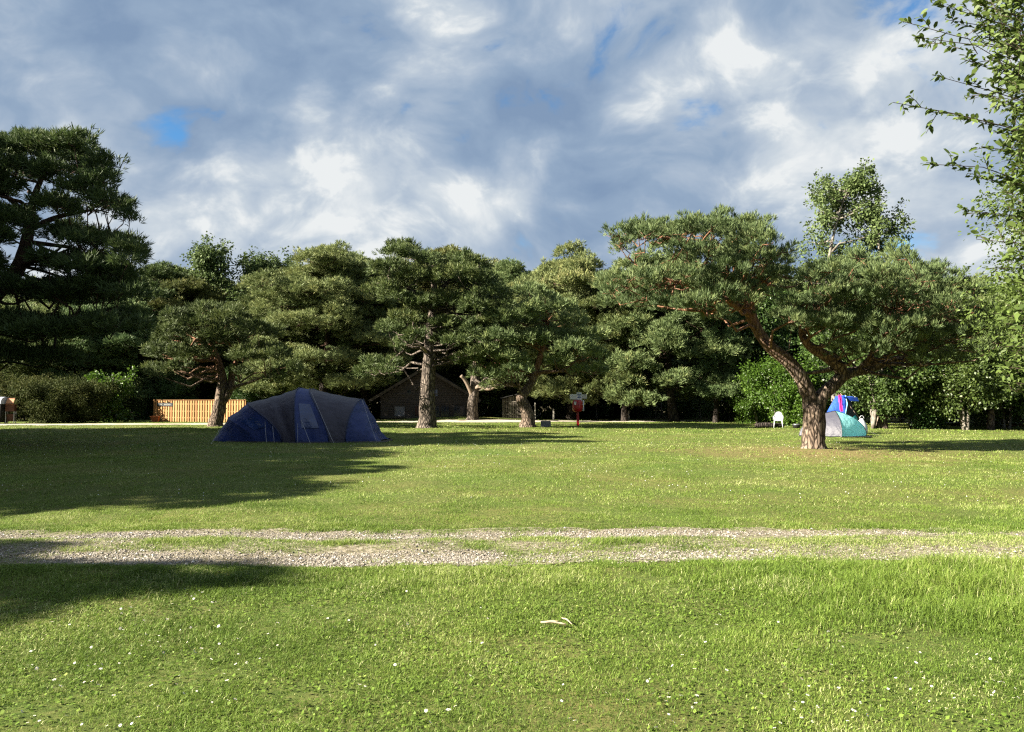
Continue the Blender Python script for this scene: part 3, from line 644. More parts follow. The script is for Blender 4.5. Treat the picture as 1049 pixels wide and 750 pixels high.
# ------------------------------------------------------------------ the tall dark pine at the left edge
px_pine('pine_tree', 'tall dark pine reaching in at the left edge with layered black boughs', (-22.6, 29), 29,
        [[(-90, 452, 0, .5), (-70, 400, 0, .38), (-40, 345, 0, .34), (-8, 305, 0, .30), (14, 282, 0, .26), (25, 258, 0, .23), (30, 232, 0, .18), (34, 205, 0, .13), (46, 175, 0, .07)],
         [(20, 272, 0, .13), (50, 262, -.5, .10), (85, 262, -.8, .07), (118, 268, -1, .04)], [(30, 235, 0, .12), (60, 222, .4, .09), (95, 215, .8, .05)],
         [(-20, 315, 0, .2), (20, 330, -1, .14), (60, 330, -1.4, .10), (105, 325, -1.8, .05)], [(30, 220, 0, .1), (5, 200, .5, .08), (-15, 180, 1, .05)],
         [(-60, 375, 0, .18), (-40, 300, 1, .15), (-50, 240, 1.5, .1), (-40, 190, 1.5, .06)]],
        [(-5, 150, .9), (25, 148, .8), (52, 152, .8), (78, 158, .75), (100, 172, .6), (108, 185, .5), (62, 175, .8), (20, 178, .9), (-15, 190, 1), (88, 198, .7), (115, 212, .7), (128, 220, .4), (60, 212, .8),
         (0, 225, 1), (70, 238, .7), (100, 246, .8), (128, 258, .7), (138, 265, .4), (-30, 240, 1.2), (45, 268, .6), (85, 275, .8), (112, 285, .9), (-20, 275, 1), (20, 300, .9), (60, 300, 1), (95, 305, 1), (128, 300, .6),
         (0, 335, 1.1), (45, 340, 1.1), (88, 338, 1), (122, 330, .8), (-40, 330, 1.3), (10, 365, .9), (55, 368, .8), (-50, 200, 1.2), (-60, 280, 1.3), (-45, 155, 1)],
        8, 'pine', 'bark_dark', depth=3.2, L=.25, w=.034, k=8, dens=10, flat=.42, twigs=2, prr=.06, var0=.3)
# ------------------------------------------------------------------ the pine by the wooden fence
p0 = gnd(221, 437)
px_pine('pine_tree', 'round dark pine with a forked trunk standing in front of the timber fence', p0, p0[1],
        [[(221, 437, 0, .60), (223, 425, 0, .40), (226, 408, 0, .36), (228, 390, 0, .30), (224, 372, 0, .22), (215, 350, 0, .15)],
         [(228, 412, 0, .27), (236, 398, 0, .22), (238, 380, .2, .19), (246, 360, .4, .12)],
         [(232, 402, 0, .14), (242, 396, -.5, .11), (258, 391, -.8, .08), (272, 385, -1, .05)]],
        [(178, 345, 1.1), (205, 333, 1.2), (235, 328, 1.2), (262, 342, 1.2), (280, 362, 1), (295, 378, .6), (165, 362, 1), (195, 362, 1.2), (228, 350, 1.3), (255, 365, 1.1), (282, 385, .5), (160, 380, .6), (185, 378, .7), (210, 318, .8), (182, 328, .8), (245, 382, .5)],
        21, 'pine', 'bark_hero', depth=3.4, L=.30, w=.05, k=7, dens=6.5, flat=.5, prr=.06, var0=.3)
# ------------------------------------------------------------------ the straight pine in front of the hut
p0 = gnd(437, 438)
px_pine('pine_tree', 'tall straight trunked pine standing in front of the dark timber hut', p0, p0[1],
        [[(437, 438, 0, .78), (438, 428, 0, .52), (438, 405, 0, .46), (439, 380, 0, .42), (441, 355, 0, .38), (443, 330, 0, .33), (446, 305, 0, .24), (444, 285, 0, .15), (448, 268, 0, .08)],
         [(438, 362, 0, .16), (432, 357, -.5, .11), (420, 357, -1, .08), (405, 366, -1.4, .06), (392, 378, -1.7, .04)],
         [(443, 325, 0, .18), (460, 308, -.5, .12), (485, 300, -1, .08), (505, 300, -1.2, .04)],
         [(443, 318, 0, .16), (425, 300, -.5, .12), (402, 290, -1, .07)], [(446, 305, 0, .16), (458, 290, .6, .12), (478, 275, 1, .06)]],
        [(418, 262, .9), (405, 258, .7), (440, 268, .8), (398, 278, 1.1), (425, 285, 1.1), (452, 285, 1), (470, 282, 1.1), (492, 290, 1.1), (508, 305, .8), (408, 305, 1.1), (392, 298, .8), (430, 312, 1), (465, 312, 1.1), (490, 318, 1.1), (512, 322, .6),
         (420, 330, .9), (400, 335, .7), (460, 335, .8), (485, 340, .8), (500, 345, .6), (410, 355, .5), (425, 346, .6), (456, 350, .6, -.8), (474, 348, .7), (490, 362, .6), (470, 368, .45), (386, 375, .6), (376, 382, .6), (395, 382, .6), (402, 372, .45), (470, 355, .5), (475, 268, .8), (490, 272, .6)],
        33, 'pine', 'bark', depth=3.0, L=.29, w=.05, k=7, dens=6.5, flat=.52, prr=.06, var0=.42, dead=[[(438, 362, 0, .12), (434, 357, -.9, .08), (428, 353, -1.2, .06), (416, 354, -1.5, .045)]])
# ------------------------------------------------------------------ twisted pine right of the hut
p0 = gnd(541, 438)
px_pine('pine_tree', 'twisted pine with an S shaped pale trunk beside a low concrete block', p0, p0[1],
        [[(541, 438, 0, .62), (541, 428, 0, .40), (538, 417, 0, .36), (534, 408, 0, .33), (540, 399, 0, .27), (546, 388, 0, .22), (550, 378, 0, .18), (556, 355, 0, .15), (560, 330, 0, .08)],
         [(547, 384, 0, .15), (558, 381, -.3, .12), (575, 380, -.6, .07), (590, 370, -.8, .04)], [(539, 412, 0, .14), (534, 402, -.3, .11), (531, 396, -.4, .07)]],
        [(497, 362, .9), (510, 345, 1), (528, 330, 1.1), (548, 318, 1.1), (570, 318, 1), (588, 330, 1), (602, 345, .9), (500, 378, .7), (520, 368, 1), (542, 352, 1.1), (566, 345, 1.1), (588, 358, 1), (606, 366, .7), (530, 380, .6), (572, 372, .7), (594, 380, .5), (486, 368, .5), (540, 300, .7), (560, 305, .6), (612, 380, .4)],
        41, 'pine_olive', 'bark_hero', depth=3.2, L=.29, w=.05, k=7, dens=6.5, flat=.5, prr=.06, var0=.42)
# ------------------------------------------------------------------ broken pine beside the hut
p0 = at(484, 430, 62.5); p0[2] = 0
px_pine('pine_tree', 'pine beside the hut with two bare broken limbs', p0, 62.5,
        [[(484, 430, 0, .62), (484, 415, 0, .44), (486, 400, 0, .38), (487, 380, 0, .34), (488, 355, 0, .3), (490, 330, 0, .22), (495, 305, 0, .10)]],
        [(480, 345, 1.3), (505, 335, 1.4), (525, 345, 1.2), (495, 318, 1.3), (470, 330, 1.1), (515, 315, 1.2), (535, 325, 1.1), (500, 298, 1.1), (515, 385, .8), (505, 395, .7), (528, 388, .7)],
        44, 'pine', 'bark', depth=3.5, L=.33, w=.06, k=6, dens=5.5, flat=.5, prr=.07,
        dead=[[(485, 408, 0, .20), (481, 398, -.3, .17), (476, 389, -.5, .14), (472, 385, -.6, .13)], [(486, 399, 0, .16), (491, 396, -.6, .13), (499, 399, -1, .11), (507, 397, -1.3, .07), (511, 394, -1.4, .03)]])
# ------------------------------------------------------------------ stock pines, copied for the woodland
stock = [gen_pine(101, 15, 5.2, .09, (.6, .2), 26, .34, mt='pine_olive', bark='bark_dark', L=.30, w=.05, k=7, dens=7.5),
         gen_pine(102, 14, 4.6, .08, (-.8, .4), 26, .32, mt='pine', bark='bark_dark', L=.30, w=.05, k=7, dens=7.5),
         gen_pine(103, 12, 5.0, .08, (.5, -.5), 24, .34, mt='pine_olive', bark='bark_dark', L=.30, w=.05, k=7, dens=7.5, flat=.62),
         gen_pine(104, 16, 4.2, .22, (.2, .5), 26, .30, mt='pine', bark='bark_dark', L=.30, w=.05, k=7, dens=7.5)]
stock += [gen_pine(105, 15, 3.8, .13, (.3, .2), 36, .30, mt='pine_olive', bark='bark_dark', L=.30, w=.05, k=7, dens=8.5, flat=1.0, padk=.24, top=.97),
          gen_pine(106, 13, 4.4, .08, (-.3, .6), 34, .30, mt='pine', bark='bark_dark', L=.30, w=.05, k=7, dens=8.5, flat=.85, padk=.2, top=.96)]
stock_H = (15.4, 14.4, 12.5, 16.4, 16.0, 13.8)
def wood_pine(i, px, top_py, Y, label, rz, wide=1.0, group=None):
    p = at(px, 411, Y); Hn = at(px, top_py, Y)[2]; s = Hn / stock_H[i]
    return put_tree('pine_tree', label, 'pine tree', stock[i][0], stock[i][1], p, rz, (s * wide, s * wide, s), group)
rowg = 'pines along the far side of the path'
for (i, px, ty, Y, lab, rz, wd) in (
        (0, 330, 258, 66, 'big olive pine rising behind the peak of the blue tent', .4, 1.25),
        (4, 375, 262, 68, 'olive pine between the blue tent and the dark hut', 2.4, 1.15),
        (5, 288, 288, 70, 'pine above the left end of the blue tent', 4.0, 1.1),
        (2, 105, 292, 70, 'dark pine behind the low dark bushes', 1.0, 1.2),
        (5, 160, 275, 74, 'dark pine above the sign end of the timber fence', 5.2, 1.2),
        (2, 42, 300, 69, 'dark pine behind the brown display stand', 3.3, 1.3),
        (1, 210, 290, 74, 'pine showing above the round dark pine by the fence', .9, 1.2),
        (5, 470, 258, 76, 'tall dark pine behind the hut roof', 2.0, 1.3),
        (4, 530, 272, 70, 'pine behind the small slatted shed', 3.1, 1.15),
        (2, 585, 268, 66, 'brown tipped pine behind the red post', 5.6, 1.0),
        (5, 640, 285, 62, 'olive pine with a pale lit lower trunk right of the red post', 1.6, 1.0),
        (2, 690, 262, 60, 'olive pine low boughed under the near crown', 4.4, 1.05),
        (4, 733, 278, 58, 'olive pine whose pale trunk shows left of the white chair', .2, .95),
        (5, 790, 290, 66, 'pine behind the white chair', 2.7, 1.1)):
    wood_pine(i, px, ty, Y, lab, rz, wd, rowg)
rngp = random.Random(4)
for kx in range(30):
    px = -60 + kx * 39 + rngp.uniform(-14, 14)
    wood_pine((0, 5, 4, 3, 2, 4)[kx % 6], px, rngp.uniform(280, 318), rngp.uniform(76, 96), 'distant pine deep in the woodland behind the front pines', rngp.uniform(0, 6.28), 1.35, 'pines deep in the woodland')
# pines left of the picture; their shadows fall across the meadow
for (i, x, y, H, wd, lab, rz) in ((2, -17.4, 10.9, 7.4, .8, 'low pine left of the tent field', .3), (3, -22.0, 15.8, 8.6, 1.3, 'crooked pine left of the tent field', 2.7), (2, -18.6, 13.9, 8.4, .85, 'bushy pine left of the tent field', 1.9), (1, -22.0, 19.8, 10.4, 1.15, 'pine left of the dark layered pine', 1.2), (3, -32, 25.5, 16.5, 1.5, 'pine beyond the dark layered pine', 2.2),
                              (2, -33, 37.5, 10, 1.1, 'pine by the left end of the path', 4.2), (2, -16.4, 3.0, 7.6, .70, 'small pine left of the gravel track', 5.0), (1, -24.0, 25.2, 12.2, 1.0, 'tall pine far left', .7)):
    s = H / stock_H[i]; put_tree('pine_tree', lab, 'pine tree', stock[i][0], stock[i][1], (x, y), rz, (s * wd * 1.25, s * wd * 1.25, s), 'pines left of the meadow')
# ------------------------------------------------------------------ broadleaf trees
def gen_broad(seed, H, Rr, cb, mt, s=.16, nl=12, stems=1, dens=5, per=24, droop=.1, bark='bark_pale', asp=.6, r0=.16, var0=.5, cone=.6, spread_=.25, padf=1.0):
    rng = np.random.default_rng(seed); tb = MB(); cr = MB(); pads = []
    for q in range(stems):
        az = rng.uniform(0, 6.28); d0 = np.array([math.cos(az), math.sin(az), 0]) * (H * spread_ if stems > 1 else .04 * H)
        b0 = np.array([math.cos(az), math.sin(az), 0]) * (.14 if stems > 1 else 0)
        n = 6; t = np.linspace(0, 1, n)[:, None]; P = b0 + d0 * t ** 1.4 + np.array([0, 0, H * .92]) * t + rng.normal(0, .02 * H, (n, 3)) * (t > 0); P[0, 2] = -.12
        tb.tube(P, np.linspace(r0, r0 * .15, n), 7, .05, rng, sub=3)
        for i in range(nl // stems + 1):
            f = rng.uniform(cb, 1); j = f * (n - 1); a_ = int(min(j, n - 2)); base = P[a_] + (P[a_ + 1] - P[a_]) * (j - a_)
            az2 = rng.uniform(0, 6.28); ff = (f - cb) / (1 - cb)
            ln = Rr * math.sqrt(max(.05, 1 - ((ff - .4) / .68) ** 2)) * rng.uniform(.5, 1)
            e = base + np.array([math.cos(az2) * ln, math.sin(az2) * ln, ln * rng.uniform(.1, .6)])
            limb_to(tb, rng, base, e, r0 * .35, .01, 5, -.05)
            pads.append((*e, Rr * .36 * padf * rng.uniform(.7, 1.2), Rr * .36 * padf * cone * 1.5 * rng.uniform(.7, 1.2)))
            m_ = (base + e) / 2; pads.append((*m_, Rr * .3 * padf, Rr * .3 * padf))
    leaf_pads(cr, rng, pads, s=s, per=per, dens=dens, droop=droop, asp=asp, var0=var0)
    return tb.mesh('tree_trunk', M[bark], True), cr.mesh('tree_crown', M[mt])
# tall pale tree behind the near pine's crown
bt = gen_broad(201, 18, 3.0, .45, 'leaf_pale', s=.2, nl=30, dens=7, per=22, r0=.24, cone=1.1, padf=.6)
p = at(852, 411, 56); put_tree('poplar_tree', 'pale leaved slender tree rising above the near pine crown', 'tree', bt[0], bt[1], p, 0.6, (1.1, 1.1, 1.10))
bt2 = gen_broad(202, 15.3, 2.2, .5, 'leaf_pale', s=.2, nl=20, dens=5.5, per=22, r0=.2, cone=1.1, padf=.65)
p = at(896, 411, 57); put_tree('poplar_tree', 'shorter pale tree right of the taller slender one', 'tree', bt2[0], bt2[1], p, 2.6, (1.1, 1.1, 1.10))
# birches on the left skyline
bb = gen_broad(203, 17, 3.0, .4, 'leaf_pale', s=.24, nl=30, dens=5, per=20, droop=.5, var0=.2, cone=1)
for px, ty, Y, lab, rz in ((203, 250, 74, 'drooping birch showing on the skyline left of the others', 0), (256, 260, 74, 'rounded birch on the skyline above the fence pine', 2), (292, 262, 76, 'thin bright birch top beside the big olive pine', 4)):
    s = at(px, ty, Y)[2] / 17.0; put_tree('birch_tree', lab, 'tree', bb[0], bb[1], at(px, 411, Y), rz, (s * 1.15, s * 1.15, s), 'birches on the skyline')
# deciduous fringe on the right
g1 = gen_broad(211, 6.5, 2.6, .10, 'leaf', s=.13, nl=22, stems=3, dens=6, per=42, asp=.75, r0=.09)
g2 = gen_broad(212, 5.0, 2.2, .25, 'leaf', s=.12, nl=18, stems=5, dens=6, per=42, asp=.75, r0=.075, spread_=.16)
g3 = gen_broad(213, 8.5, 3.0, .10, 'leaf', s=.15, nl=28, stems=2, dens=5.5, per=36, asp=.7, r0=.12)
g4 = gen_broad(214, 3.6, 1.9, .02, 'leaf_bright', s=.115, nl=20, stems=4, dens=6, per=46, asp=.8, r0=.05)
def put_px(name, lab, g, px, Y, sc, rz=0, group=None, cat='tree', zs=1.0):
    return put_tree(name, lab, cat, g[0], g[1], at(px, 411, Y), rz, (sc, sc, sc * zs), group)
fg = 'leafy trees along the right edge of the meadow'
put_px('small_tree', 'many stemmed small tree with pale bare stems near the right edge', g2, 990, 43, 1.15, .7, fg)
put_px('small_tree', 'leafy tree between the blue shelter and the many stemmed tree', g1, 935, 46, 1.0, 2.0, fg)
put_px('small_tree', 'thin stemmed tree directly right of the turquoise tent', g2, 892, 45, 1.25, 3.2, fg)
put_px('small_tree', 'leafy tree behind the turquoise tent', g1, 862, 50, 1.05, 4.4, fg)
put_px('small_tree', 'small leafy tree right of the many stemmed tree', g1, 1030, 45, 1.0, 5.1, fg)
put_px('shrub', 'bright green bush behind the white chair', g4, 798, 50, 1.15, 0.3, fg, 'bush')
put_px('shrub', 'bright green bush left of the white chair', g4, 776, 56, .75, 2.3, fg, 'bush')
put_px('shrub', 'low bright bush between the turquoise tent and the many stemmed tree', g4, 950, 47, .55, 1.3, fg, 'bush')
for i, (px, Y, s, lab) in enumerate(((790, 60, 1.15, 'tall leafy tree behind the bright bushes and white chair'), (835, 62, 1.0, 'leafy tree directly behind the near pine trunk'), (880, 58, 1.05, 'tall leafy tree behind the blue shelter'), (925, 60, 1.0, 'tall leafy tree behind the broken pale stump'),
        (975, 58, 1.1, 'tall leafy tree behind the many stemmed small tree'), (1020, 56, 1.1, 'tall leafy tree behind the bracken at the right edge'), (1075, 54, 1.2, 'rearmost leafy tree cut by the right edge'), (1065, 44, 1.05, 'leafy tree cut by the right edge in front of the rail fence'))):
    put_px('broadleaf_tree', lab, g3, px, Y, s, i * 1.1, 'tall leafy trees behind the right edge')
# dark bushes behind the left end of the path, and undergrowth trees behind the fence
d1 = gen_broad(221, 3.6, 2.5, .0, 'leaf_dark', s=.13, nl=30, stems=4, dens=6, per=30, asp=.7, r0=.05, cone=.55, bark='twig', var0=.6)
for px, Y, s, lab in ((50, 57, .80, 'dark rounded bush right of the brown display stand'), (84, 58, .78, 'dark rounded bush in the middle of the bush row'), (112, 64, .85, 'dark bush at the fence end of the bush row'), (26, 62, .9, 'tall dark bush behind the brown display stand')):
    put_px('bush', lab, d1, px, Y, s, px * .1, 'dark bushes beside the left of the path', 'bush')
d2 = gen_broad(222, 3.8, 1.6, .1, 'leaf_bright', s=.2, nl=14, stems=2, dens=5, per=20, asp=.8, r0=.05)
put_px('bush', 'single bright green sapling behind the dark bushes', d2, 119, 60.5, 1.0, 1, None, 'bush')
for px, Y, s, lab in ((255, 66, 1.0, 'leafy green bush behind the fence and the blue tent'), (285, 68, 1.0, 'leafy green bush behind the top of the blue tent'), (178, 68, .9, 'leafy green bush behind the fence sign')):
    put_px('bush', lab, g1, px, Y, s * .62, px * .1, 'green bushes behind the timber fence', 'bush')
sb = gen_broad(224, 2.6, 1.5, .05, 'leaf', s=.16, nl=16, stems=3, dens=5, per=22, asp=.75, r0=.035)
for px, Y, s, lab in ((318, 71, 1.0, 'young leafy growth in the shade behind the blue tent'), (352, 73, 1.2, 'young leafy growth left of the hut roof'), (500, 70, 1.1, 'leafy holly bush between the broken pine and the shed'), (570, 70, 1.1, 'leafy holly bush behind the twisted pine'), (607, 73, 1.3, 'leafy holly bush right behind the red post'),
                      (655, 71, 1.1, 'leafy holly bush under the olive pines'), (700, 68, 1.2, 'leafy holly bush left of the pale pine trunk'), (748, 62, 1.3, 'leafy holly bush right of the pale pine trunk'), (150, 70, 1.1, 'leafy holly bush in the gap left of the fence'), (385, 74, 1.3, 'leafy holly bush at the left corner of the hut')):
    put_px('bush', lab, sb, px, Y, s, px * .13, 'leafy bushes in the woodland shade', 'bush')
yb = gen_broad(225, 8.5, 1.6, .6, 'leaf', s=.2, nl=12, stems=1, dens=4, per=18, r0=.09, bark='bark_pale')
rq = random.Random(9)
for k in range(16):
    px = (262, 300, 338, 366, 512, 528, 580, 612, 628, 668, 682, 716, 752, 190, 140, 765)[k]
    put_px('young_birch', 'slender pale stemmed birch in the dark woodland between the pines', yb, px + rq.uniform(-4, 4), rq.uniform(70, 79), rq.uniform(.8, 1.1), rq.uniform(0, 6), 'slender birches in the dark woodland')
# brown bracken bank at the far right
br_ = gen_broad(223, 1.9, 2.4, .0, 'dry_leaf', s=.16, nl=24, stems=4, dens=7, per=26, r0=.03, bark='twig', asp=.5)
for px, Y, s, lab in ((1022, 49, 1.0, 'rusty brown bracken clump by the low rail at the right edge'), (950, 52, .9, 'rusty brown bracken clump behind the low bright bush')):
    put_px('bracken', lab, br_, px, Y, s, px * .1, 'brown bracken clumps', 'bush')
# woodland mass far behind: hides the horizon
rngw = np.random.default_rng(77); mb = MB(); P = []
for k in range(520):
    x = rngw.uniform(-95, 95); y = rngw.uniform(73, 104); P.append((x, y, rngw.uniform(.3, 7.0), rngw.uniform(1.3, 2.6), rngw.uniform(1.2, 2.2)))
leaf_pads(mb, rngw, P, s=.42, per=16, dens=2.2, spray_r=.8, var0=.35, asp=.7)
tag(mb.build('undergrowth', M['leaf_pale']), 'dark woodland undergrowth closing off the view between the trunks', 'undergrowth', kind='stuff')
# ------------------------------------------------------------------ near willow reaching in from the right
def willow():
    rng = np.random.default_rng(61); base = np.array([8.6, 8.2, 0.0]); tb = MB(); cr = MB()
    P = np.array([(0, 0, -.15), (-.1, 0, 1.2), (-.3, -.1, 2.6), (-.5, -.1, 4.2), (-.7, 0, 6.0), (-.8, 0, 7.8)])
    tb.tube(P, [.24, .19, .16, .13, .09, .04], 10, .05, rng, sub=3)
    ends = []
    # twig tips measured off the outline, then the filled body
    tips = [(915, 105, 7.6), (948, 168, 7.7), (938, 38, 7.5), (925, 22, 7.9), (960, 78, 7.6), (985, 215, 7.9), (990, 180, 7.8), (978, 118, 7.8), (1000, 245, 8.2), (968, 20, 7.8), (1005, 150, 7.6), (955, 3, 7.7), (985, 60, 7.4), (998, 95, 8.1), (1010, 275, 8.4)]
    for px, py, Y in tips: ends.append((at(px, py, Y) - base, 1.0))
    for k in range(330):
        py = rng.uniform(-120, 400); lim = np.interp(py, [-120, 0, 60, 120, 200, 260, 330], [940, 985, 1000, 1008, 1022, 1020, 1015])
        px = lim + 8 + abs(rng.normal(0, 1)) * 58; ends.append((at(px, py, rng.uniform(6.9, 10.2)) - base, .75))
    LP = []; LU = []; LS = []
    for e, ln in ends:
        h = np.clip(e[2] * .72 - .3, .9, 7.0); a0 = np.array([np.interp(h, P[:, 2], P[:, 0]), np.interp(h, P[:, 2], P[:, 1]), h])
        v = e - a0; n = 8; t = np.linspace(0, 1, n)[:, None]; Q = a0 + v * t + np.array([0, 0, .25 * np.linalg.norm(v)]) * t * (1 - t) + rng.normal(0, .03, (n, 3)) * (t > 0) * (t < 1)
        tb.tube(Q, np.linspace(.014, .003, n), 4, sub=1, cap=False)
        # leaves along the last metre of the shoot and on side shoots
        L_ = np.linalg.norm(v); t0 = max(0.1, 1 - (ln * 1.05) / L_)
        for s in range(5):
            tt = t0 + (1 - t0) * (s + .5) / 5; pt = a0 + v * tt + np.array([0, 0, .25 * L_]) * tt * (1 - tt)
            d = unit(unit(v) + rng.normal(0, .7, 3)); sl = rng.uniform(.12, .32) * (1.0 if s < 4 else .6)
            tb.tube(np.array([pt, pt + d * sl * .5, pt + d * sl + [0, 0, -.02]]), [.005, .004, .0025], 3, cap=False)
            m = 7
            for q in range(m):
                LP.append(pt + d * sl * (q + .6) / m); LU.append(unit(d + (1 if q % 2 else -1) * unit(np.cross(d, [0.1, 0.2, 1])) * .9)); LS.append(1)
        for q in range(14):
            tt = 1 - (1 - t0) * .7 * q / 14; LP.append(a0 + v * tt + np.array([0, 0, .25 * L_]) * tt * (1 - tt)); LU.append(unit(unit(v) * .6 + rng.normal(0, .6, 3))); LS.append(1)
    n = len(LP); leaves_at(cr, rng, np.array(LP), np.array(LU), .082, np.clip(rng.normal(.5, .2, n), 0, 1), .15, .46)
    r = thing('willow_tree', 'near willow whose leafy shoots reach in from the right edge', 'tree', base)
    tb.build('trunk', M['twig'], r, True); cr.build('crown', M['willow'], r)
willow()
w2 = gen_broad(231, 9.5, 3.4, .22, 'willow', s=.10, nl=44, stems=2, dens=9, per=30, asp=.5, r0=.16, droop=.2, bark='bark_pale', var0=.5)
put_tree('willow_tree', 'bright leafy tree at the right edge below the near willow shoots', 'tree', w2[0], w2[1], (15.6, 19.5), 1.0, (1, 1, .86))
#OBJECTS#
# ================================================================== OBJECTS
def fabric(name, c, c2, rough=.55, trans=.0, spec=.4):
    return mat(name, c, rough, spec, (4.5, .8, .07), col2=c2, noise_scale=1.6, trans=trans)
def local(px, py, Y, B): return at(px, py, Y) - B
# ---------------------------------------------------------------- big blue tent
def blue_tent():
    Yc = 31.4; B = np.array([at(310, 452, Yc)[0], Yc, 0.0]); B[2] = float(hz(B[0], B[1]))
    root = thing('tent', 'large dark blue and charcoal family tent pitched on the grass in front of the fence', 'tent', B)
    blue = fabric('blue_polyester', (.008, .024, .13), (.012, .034, .17)); grey = fabric('charcoal_polyester', (.032, .029, .052), (.042, .038, .062))
    win = mat('clear_tent_window', (.010, .028, .12), .16, .7, (5, .8, .05), col2=(.03, .06, .19), noise_scale=2)
    def X(px, Y=Yc): return at(px, 411, Y)[0] - B[0]
    # ribs: x foot, x top, height, half depth, roundness
    ribs = [(X(231, 30), X(221), .06, 1.05, 1.0), (X(262, 29.8), X(236), .98, 1.45, .85), (X(289, 29.6), X(256), 1.56, 1.68, .8), (X(303, 29.5), X(308), 2.16, 1.85, .95),
            (X(338, 29.6), X(319), 2.13, 1.8, .95), (X(354, 29.7), X(371), 1.70, 1.7, .8), (X(372, 29.9), X(382), .95, 1.45, .85), (X(391, 30.1), X(392), .06, 1.0, 1.0)]
    nT = 25
    def rib(r):
        th = np.linspace(0, np.pi, nT); s = np.sin(th); c = np.cos(th)
        z = r[2] * np.abs(s) ** r[4]; y = -r[3] * np.sign(c) * np.abs(c) ** (.85)
        x = r[0] + (r[1] - r[0]) * s ** 1.5
        return np.stack([x, y, z], -1)
    RB = [rib(r) for r in ribs]
    def panel(i, j, name, m_, lab=None, n=15):
        """lofted cloth between two ribs with a slight inward sag and wrinkles"""
        mb = MB(); t = np.linspace(0, 1, n)[:, None, None]
        G = RB[i][None] * (1 - t) + RB[j][None] * t
        sag = np.sin(np.pi * t[..., 0]) * .045
        C = np.array([0, 0, .6]); d = unit(G - C)
        wr = .022 * np.sin(G[..., 0] * 9 + G[..., 2] * 5) + .016 * np.sin(G[..., 0] * 4 - G[..., 2] * 13)
        G = G - d * (sag + wr * np.sin(np.pi * t[..., 0]))[..., None]
        G[..., 2] = np.maximum(G[..., 2], .01)
        idx = np.arange(n * nT).reshape(n, nT); f = np.stack([idx[:-1, :-1], idx[1:, :-1], idx[1:, 1:], idx[:-1, 1:]], -1).reshape(-1, 4)
        mb.add(G.reshape(-1, 3), [f]); o = mb.build(name, m_, root, True)
        if lab: o['label'] = lab
        return o, G
    panel(0, 1, 'bedroom_end', blue); o1, G1 = panel(1, 2, 'bedroom_end', blue)
    panel(2, 3, 'roof_panel', grey); od, Gd = panel(3, 4, 'door_panel', blue); panel(4, 5, 'roof_panel', grey)
    panel(5, 6, 'bedroom_end', blue); panel(6, 7, 'bedroom_end', blue)
    # windows: shiny sheets a little proud of the front cloth
    def window(G, r0, r1, c0, c1, parent, lab):
        S = G[r0:r1, c0:c1].copy(); S[..., 1] -= .03; n, k = S.shape[:2]
        idx = np.arange(n * k).reshape(n, k); f = np.stack([idx[:-1, :-1], idx[1:, :-1], idx[1:, 1:], idx[:-1, 1:]], -1).reshape(-1, 4)
        mb = MB(); mb.add(S.reshape(-1, 3), [f]); o = mb.build('window', win, root, True); o['label'] = lab
    window(Gd, 3, 12, 2, 7, od, 'clear plastic window in the blue door panel'); window(G1, 3, 11, 3, 7, o1, 'clear plastic window in the rounded left end')
    for k in (2, 3, 4, 5):     # pole sleeves
        mb = MB(); P = RB[k] * np.array([1, 1.008, 1.008]); mb.tube(P, .022, 6); mb.build('pole_sleeve', fabric('sleeve_cloth', (.012, .02, .07), (.02, .03, .09)), root, True)
    ropem = mat('guy_cord', (.42, .42, .45), .7, .3); pegm = M['pole']
    for a_, b_ in (((225, 440, 30.2), (216, 455.5, 28.6)), ((300, 408, 30.4), (318, 452.5, 29.0)), ((305, 412, 30.4), (305, 452.5, 29.0)), ((319, 402, 30.3), (342, 452, 29.1)), ((371, 410, 30.8), (386, 450.5, 29.8)), ((271, 425, 30.2), (273, 453.5, 29.2)), ((278, 424, 30.2), (281, 453.5, 29.2))):
        p = local(*a_, B); q = local(*b_, B); q[2] = .03; mb = MB(); mb.tube([p, (p + q) / 2 + [0, 0, -.01], q], .006, 4); g_ = mb.build('guy_line', ropem, root)
        mb = MB(); mb.tube([q + [0, 0, -.1], q + [0, -.01, .05]], .008, 4); mb.build('peg', pegm, g_)
    # mud skirt
    mb = MB(); E = np.concatenate([np.array([r[0] for r in RB]), np.array([r[-1] for r in RB])[::-1]]); E = np.vstack([E, E[:1]]); E, _ = smooth(E, np.zeros(len(E)), 5); c = E.mean(0)
    O = c + (E - c) * 1.035; E2 = E.copy(); E2[:, 2] = .07; O[:, 2] = .012
    n = len(E); idx = np.arange(n); f = np.stack([idx[:-1], idx[1:], idx[1:] + n, idx[:-1] + n], -1); mb.add(np.vstack([E2, O]), [f]); mb.build('mud_skirt', M['black'], root)
blue_tent()
